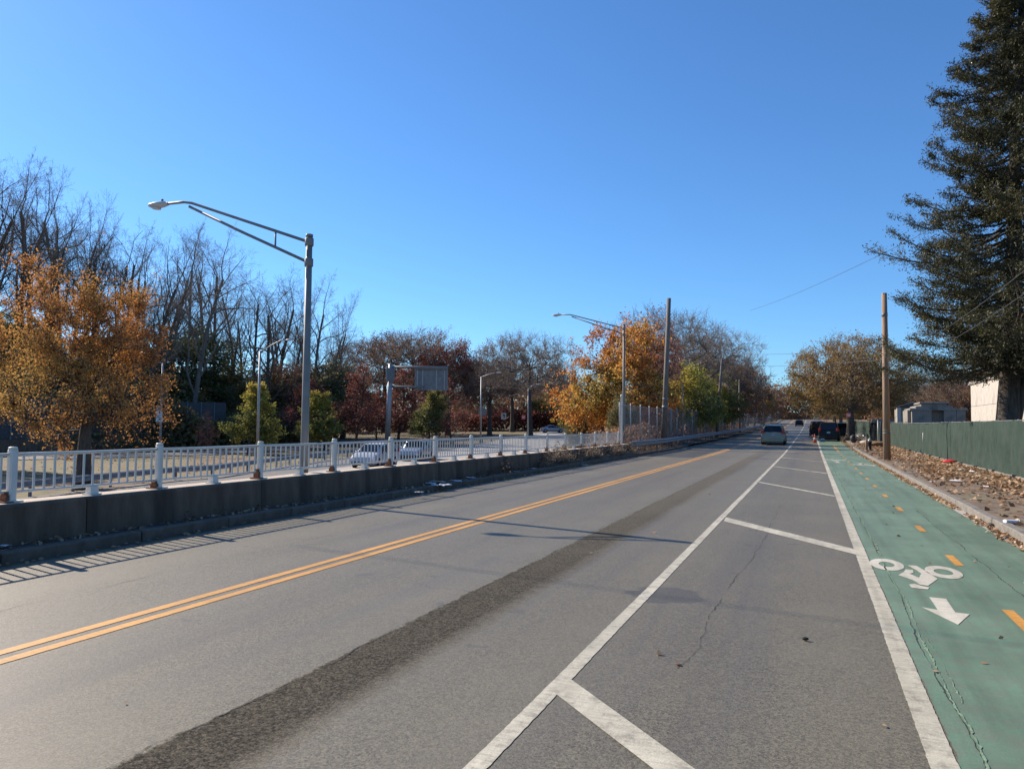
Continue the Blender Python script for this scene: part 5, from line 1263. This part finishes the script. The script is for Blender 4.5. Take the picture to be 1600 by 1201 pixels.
car('dark car far ahead near the top of the rise', 'dark_car', 'car', (at_y(1249, 660, 200)[0], 200, zr(200)), 0, M['car_black'], 4.7, 1.85, 1.5, 'suv', plate=False)
Ys_ = 84.0
s1_ = car('black boxy sport utility parked across the end of the green bike lane', 'parked_suv', 'suv', (at_y(1297, 680, Ys_)[0], Ys_+2.4, zr(Ys_)), -.06, M['car_black'], 4.7, 1.95, 1.95, 'suv')
car('dark tall vehicle parked left of and beyond the black boxy one', 'parked_suv', 'suv', (at_y(1277.5, 670, 104)[0], 106, zr(104)), 0, M['car_navy'], 4.8, 1.95, 2.0, 'suv', plate=False)
car('dark vehicle parked in shade on the driveway right of the black boxy one', 'parked_suv', 'suv', (at_y(1316, 680, 96)[0]+.2, 98, zr(96)+.12), -.1, M['car_navy'], 4.7, 1.9, 1.75, 'suv', plate=False)
def pcar(px, py, **k):
    p = hit(px, py); return p
pa = hit(577, 731); hd = math.atan2(-(lane_pts[4][0]-lane_pts[2][0]), (lane_pts[4][1]-lane_pts[2][1]))
car('white minivan approaching on the parkway, nearest the railing', 'parkway_car', 'minivan', (pa[0], pa[1]+.8, pa[2]+.08), hd+math.pi, M['car_white'], 5.0, 1.95, 1.72, 'van', plate=False)
pa = hit(640, 721)
car('silver white sport utility just behind the white minivan on the parkway', 'parkway_car', 'suv', (pa[0], pa[1]+1.2, pa[2]+.08), hd+math.pi, M['car_silver'], 4.7, 1.9, 1.72, 'suv', plate=False)
pa = hit(863, 676)
car('silver sedan at the far side of the parkway beside the forked bare tree', 'parkway_car', 'car', (pa[0], pa[1], pa[2]+.05), R_(-62), M['car_silver'], 4.7, 1.82, 1.45, 'sedan', plate=False)

# ------------------------------------------------------------------ person by the parked vehicles
def person(label, loc, rz):
    t = thing('person', label, 'person', loc, rz)
    V = [(0, 0, .95), (0, .0, 1.18), (0, .0, 1.40), (0, .01, 1.50), (0, .02, 1.62), (0, .02, 1.74),
         (.10, 0, .90), (.12, .04, .50), (.12, -.02, .09), (.12, .12, .04), (-.10, 0, .90), (-.12, -.05, .50), (-.13, -.12, .09), (-.13, .02, .04),
         (.19, 0, 1.40), (.25, -.02, 1.12), (.22, .14, .92), (.21, .20, .84), (-.19, 0, 1.40), (-.26, -.02, 1.12), (-.24, .10, .90), (-.23, .15, .82)]
    E = [(0, 1), (1, 2), (2, 3), (3, 4), (4, 5), (0, 6), (6, 7), (7, 8), (8, 9), (0, 10), (10, 11), (11, 12), (12, 13), (2, 14), (14, 15), (15, 16), (16, 17), (2, 18), (18, 19), (19, 20), (20, 21)]
    Rr = [.15, .15, .16, .055, .095, .08, .10, .075, .05, .045, .10, .075, .05, .045, .075, .055, .042, .045, .075, .055, .042, .045]
    me = bpy.data.meshes.new('body'); me.from_pydata(V, E, []); o = link('body', me, t)
    me.materials.append(M['cloth_dk']); 
    sk = o.modifiers.new('s', 'SKIN'); me.skin_vertices.new() if not me.skin_vertices else None
    for i, r in enumerate(Rr): me.skin_vertices[0].data[i].radius = (r, r*.85)
    me.skin_vertices[0].data[0].use_root = True
    o.modifiers.new('u', 'SUBSURF').levels = 1; o.modifiers['u'].render_levels = 1
    b = MB(); b.lathe([(.04, 1.52), (.085, 1.56), (.100, 1.64), (.095, 1.71), (.06, 1.77), (.001, 1.79)], 14, (0, .025, 0)); b.build('head', M['skin'], t)
    b = MB(); b.lathe([(.102, 1.65), (.108, 1.70), (.085, 1.77), (.001, 1.805)], 14, (0, .005, 0)); b.build('hair', M['cloth_dk'], t)
    for s in (-1, 1):
        b = MB(); b.tube([(s*.12, -.03*s, .42), (s*.125, .0, .12)], [.088, .072], 10); b.build('trouser_leg', M['cloth_lt'], t)
    return t
Yp = 96; pp = at_y(1268.5, 679, Yp)
person('person in dark jacket standing in the roadway beside the parked dark vehicles', (pp[0], Yp, zr(Yp)), 2.6)

# ------------------------------------------------------------------ street furniture and odds and ends
def cone(label, px, Y):
    x = at_y(px, 680, Y)[0]; t = thing('traffic_cone', label, 'traffic cone', (x, Y, zr(Y)+.005))
    b = MB(); b.bbox((0, 0, .02), (.40, .40, .04), .02); b.build('base', M['black'], t)
    b = MB(); b.lathe([(.16, .04), (.03, .80), (.02, .82)], 16); c = b.build('cone_body', M['orange'], t)
    b = MB(); b.lathe([(.118, .30), (.088, .46)], 16); b.build('band', M['sign_white'], c)
cone('orange traffic cone at the end of the white line by the parked vehicles', 1273, 78)
Yh = 56.5; hx = at_y(1359, 700, Yh)[0]
t = thing('fire_hydrant', 'black fire hydrant with silver cap on the leafy verge', 'fire hydrant', (hx, Yh, zr(Yh)+.11))
b = MB(); b.lathe([(.17, 0), (.17, .05), (.115, .06), (.11, .52), (.15, .54), (.15, .60), (.12, .62)], 16); bd = b.build('barrel', M['black'], t)
b = MB(); b.lathe([(.13, .62), (.125, .70), (.07, .78), (.03, .80), (.03, .86), (.001, .87)], 14); b.build('cap', M['galv'], t)
b = MB(); b.lathe([(.05, -.19), (.05, .19)], 10, (0, 0, .42), 'x'); b.lathe([(.07, -.18), (.07, 0)], 10, (0, 0, .40), 'y'); b.build('outlet', M['black'], bd)
t = thing('bollard', 'short weathered brown bollard just left of the black hydrant', 'bollard', (at_y(1354, 700, Yh-.2)[0], Yh-.2, zr(Yh)+.11))
b = MB(); b.lathe([(.085, 0), (.085, .70), (.06, .76), (.001, .78)], 14); b.build('pipe', M['wood_pole'], t); b = MB(); b.lathe([(.14, 0), (.13, .05)], 12); b.build('collar', M['gutter'], t)
# bicycle
def bicycle(label, loc, rz):
    t = thing('bicycle', label, 'bicycle', loc, rz); r = .34
    for y in (-.52, .52):
        b = MB(); b.tube([(0, y+r*math.cos(a), r+r*math.sin(a)) for a in np.linspace(0, 2*math.pi, 25)], .018, 6, False); w1 = b.build('wheel', M['tyre'], t)
        b = MB()
        for a in np.linspace(0, math.pi, 7)[:-1]: b.tube([(0, y-r*math.cos(a), r-r*math.sin(a)), (0, y+r*math.cos(a), r+r*math.sin(a))], .003, 3)
        b.build('spokes', M['rim'], w1)
    b = MB(); A = [(0, -.52, r), (0, -.10, .30), (0, -.20, .78), (0, .36, .80), (0, .40, .70), (0, .52, r)]
    for i, j in ((0, 1), (0, 2), (1, 2), (2, 3), (1, 4), (3, 4), (4, 5)): b.tube([A[i], A[j]], .016, 6)
    b.build('frame', M['rim'], t)
    b = MB(); b.tube([(-.25, .36, .98), (0, .38, .95), (.25, .36, .98)], .014, 6); b.tube([(0, .36, .80), (0, .38, .95)], .014, 6); b.build('handlebar', M['galv'], t)
    b = MB(); b.bbox((0, -.23, .92), (.14, .26, .05), .03); b.tube([(0, -.2, .78), (0, -.23, .9)], .013, 6); b.build('saddle', M['black'], t)
Yb = 74; bx = at_y(1343, 680, Yb)[0]
bicycle('bicycle standing in front of the far green fence panels', (bx+.1, Yb, zr(Yb)+.135), .9)
def blob(name, label, cat, loc, dims, m, seed, rz=0, part='shell'):
    r = random.Random(seed); t = thing(name, label, cat, loc, rz); b = MB(); n, k = 14, 8; vs = []
    for i in range(k+1):
        th = math.pi*i/k
        for j in range(n):
            ph = 2*math.pi*j/n; q = r.uniform(.82, 1.12)
            vs.append((dims[0]/2*math.sin(th)*math.cos(ph)*q, dims[1]/2*math.sin(th)*math.sin(ph)*q, dims[2]/2*(1-math.cos(th)*r.uniform(.9, 1.05))))
    b.add(vs, [(i*n+j, i*n+(j+1) % n, (i+1)*n+(j+1) % n, (i+1)*n+j) for i in range(k) for j in range(n)], True); b.build(part, m, t); return t
blob('rubbish_bag', 'black rubbish bag lying left of the bicycle', 'rubbish bag', (at_y(1338, 680, 74.5)[0]-.25, 74.5, zr(74.5)+.13), (.6, .5, .75), M['black'], 3)
blob('leaf_pile', 'mound of brown leaves beside the hydrant near the fence', 'leaf pile', (at_y(1367, 690, 66)[0]+.2, 66, zr(66)+.12), (1.5, 1.0, .42), M['litter_floor'], 4)
blob('leaf_pile', 'lighter leaf mound left of the brown one', 'leaf pile', (at_y(1350, 690, 70)[0]+.2, 70, zr(70)+.12), (1.0, .9, .4), M['coping'], 5)
t = thing('blue_box', 'small blue crate on the ground behind the black parked vehicle', 'crate', (at_y(1285, 686, 81)[0], 81, zr(81)+.01)); b = MB(); b.bbox((0, 0, .15), (.5, .35, .28), .02); bd = b.build('tub', M['blue'], t); b = MB(); b.box((0, 0, .30), (.3, .2, .04)); b.build('lid', M['paper'], t)
rb = ground(1484, 724, .13)
blob('red_bag', 'crumpled red plastic bag on the leaves by the green fence', 'litter', (rb[0], rb[1], .12), (.62, .42, .20), M['red_bag'], 6)
cp_ = ground(1580, 818, .13)
t = thing('paper_cup', 'crushed white cup lying by the right kerb', 'litter', (cp_[0], cp_[1], .165), .5)
b = MB(); b.lathe([(.040, -.12), (.044, -.10), (.052, .10), (.056, .12)], 14, (0, 0, 0), 'x'); b.v = [(x, y*1.1, z*.75+.01*math.sin(x*40)) for x, y, z in b.v]; b.build('cup', M['paper'], t); b = MB(); b.lathe([(.058, .12), (.058, .135), (.03, .14)], 14, (0, 0, 0), 'x'); b.build('lid', M['white_paint_new'], t)
def scrap(name, label, px, py, z, size, m, seed, cat='litter'):
    r = random.Random(seed); p = ground(px, py, z); g = MB(); n = 5; vs = []
    for i in range(n+1):
        for j in range(n+1): vs.append(((i/n-.5)*size[0]+r.uniform(-.01, .01), (j/n-.5)*size[1]+r.uniform(-.01, .01), .02+r.uniform(0, .16)*min(size)*(1 if 0 < i < n else .5)))
    g.add(vs, [(i*(n+1)+j, (i+1)*(n+1)+j, (i+1)*(n+1)+j+1, i*(n+1)+j+1) for i in range(n) for j in range(n)])
    o = g.build(name, m, None, label=label, cat=cat); o.location = (p[0], p[1], z); o.rotation_euler.z = r.uniform(0, 3)
scrap('paper_scrap', 'larger crumpled white paper on the leaves right of the red bag', 1517, 737, .14, (.42, .2), M['paper'], 1)
scrap('paper_scrap', 'small white paper between the red bag and the larger paper', 1502, 734, .14, (.2, .16), M['paper'], 2)
scrap('paper_scrap', 'white flattened wrapper on the bare dirt nearer the kerb', 1458, 753, .13, (.26, .1), M['paper'], 3)
scrap('paper_scrap', 'torn clear plastic on the leaves below the larger paper', 1493, 752, .14, (.3, .26), M['paper'], 4)
scrap('paper_scrap', 'thin pale strip of card beside the kerb nearest the brown pole', 1418, 739, .13, (.5, .10), M['paper'], 5)
scrap('paper_scrap', 'white scrap on the leaves far right below the fence', 1540, 761, .14, (.22, .14), M['paper'], 6)
scrap('paper_scrap', 'pale scrap against the left wall below the railing at the picture edge', 6, 855, .13, (.16, .10), M['paper'], 7)
scrap('paper_scrap', 'pale scrap lying at the wall foot right of the near lamp pole', 539, 771, .12, (.26, .16), M['paper'], 8)
scrap('paper_scrap', 'white wrapper on the left kerb further along', 655, 770, .12, (.22, .12), M['paper'], 9)
scrap('paper_scrap', 'white scrap at the road edge under the weeds', 912, 727, .02, (.35, .2), M['paper'], 10)
scrap('paper_scrap', 'white cloth-like rubbish lying on top of the wall under the railing', 812, 706, .67, (.55, .25), M['paper'], 11)
rn = random.Random(9)
for i in range(9):
    px = rn.uniform(640, 850); y_ = 766-(px-640)*.16+rn.uniform(-7, 4)
    lb = ['grey', 'pale', 'dull white', 'bluish', 'dark', 'brownish', 'crumpled', 'flattened', 'torn'][i]
    scrap('rubbish_scrap', lb+' scrap in the rubbish drift at the foot of the wall before the weeds', px, y_, .12, (rn.uniform(.2, .5), rn.uniform(.15, .35)), M[rn.choice(['paper', 'dirt', 'coping', 'black'])], 20+i)
p = ground(1258, 999, .01)
blob('stone_chip', 'small dark lump lying on the asphalt between the two long white lines', 'debris', (p[0], p[1], .004), (.055, .035, .03), M['crack_dark'], 9)
p = ground(1060, 1037, .01)
blob('brown_fragment', 'small flat reddish brown fragment on the asphalt beside the crack', 'debris', (p[0], p[1], .004), (.045, .03, .012), M['rust'], 10)
p = ground(1546, 807, .05)
blob('dirt_clod', 'dark clod in the leaves of the right gutter', 'debris', (2.9, at_x(1546, 807, 2.9)[1], .01), (.14, .14, .08), M['dirt'], 11)

# two cables strung high over the street to the left of the view; their thin shadows cross the lanes
ga, gb = ground(1094, 940), ground(1600, 1010)
sh = np.array([to_sun.x, to_sun.y, to_sun.z])/to_sun.z
for kz, lab in ((14.0, 'upper cable strung high across the street whose thin shadow crosses the bike lane'), (13.3, 'lower cable strung high across the street whose thin shadow crosses the bike lane')):
    a, b_ = ga+(gb-ga)*-2.2+sh*kz, ga+(gb-ga)*4.2+sh*kz
    wire(lab, a, b_, .15, .014)
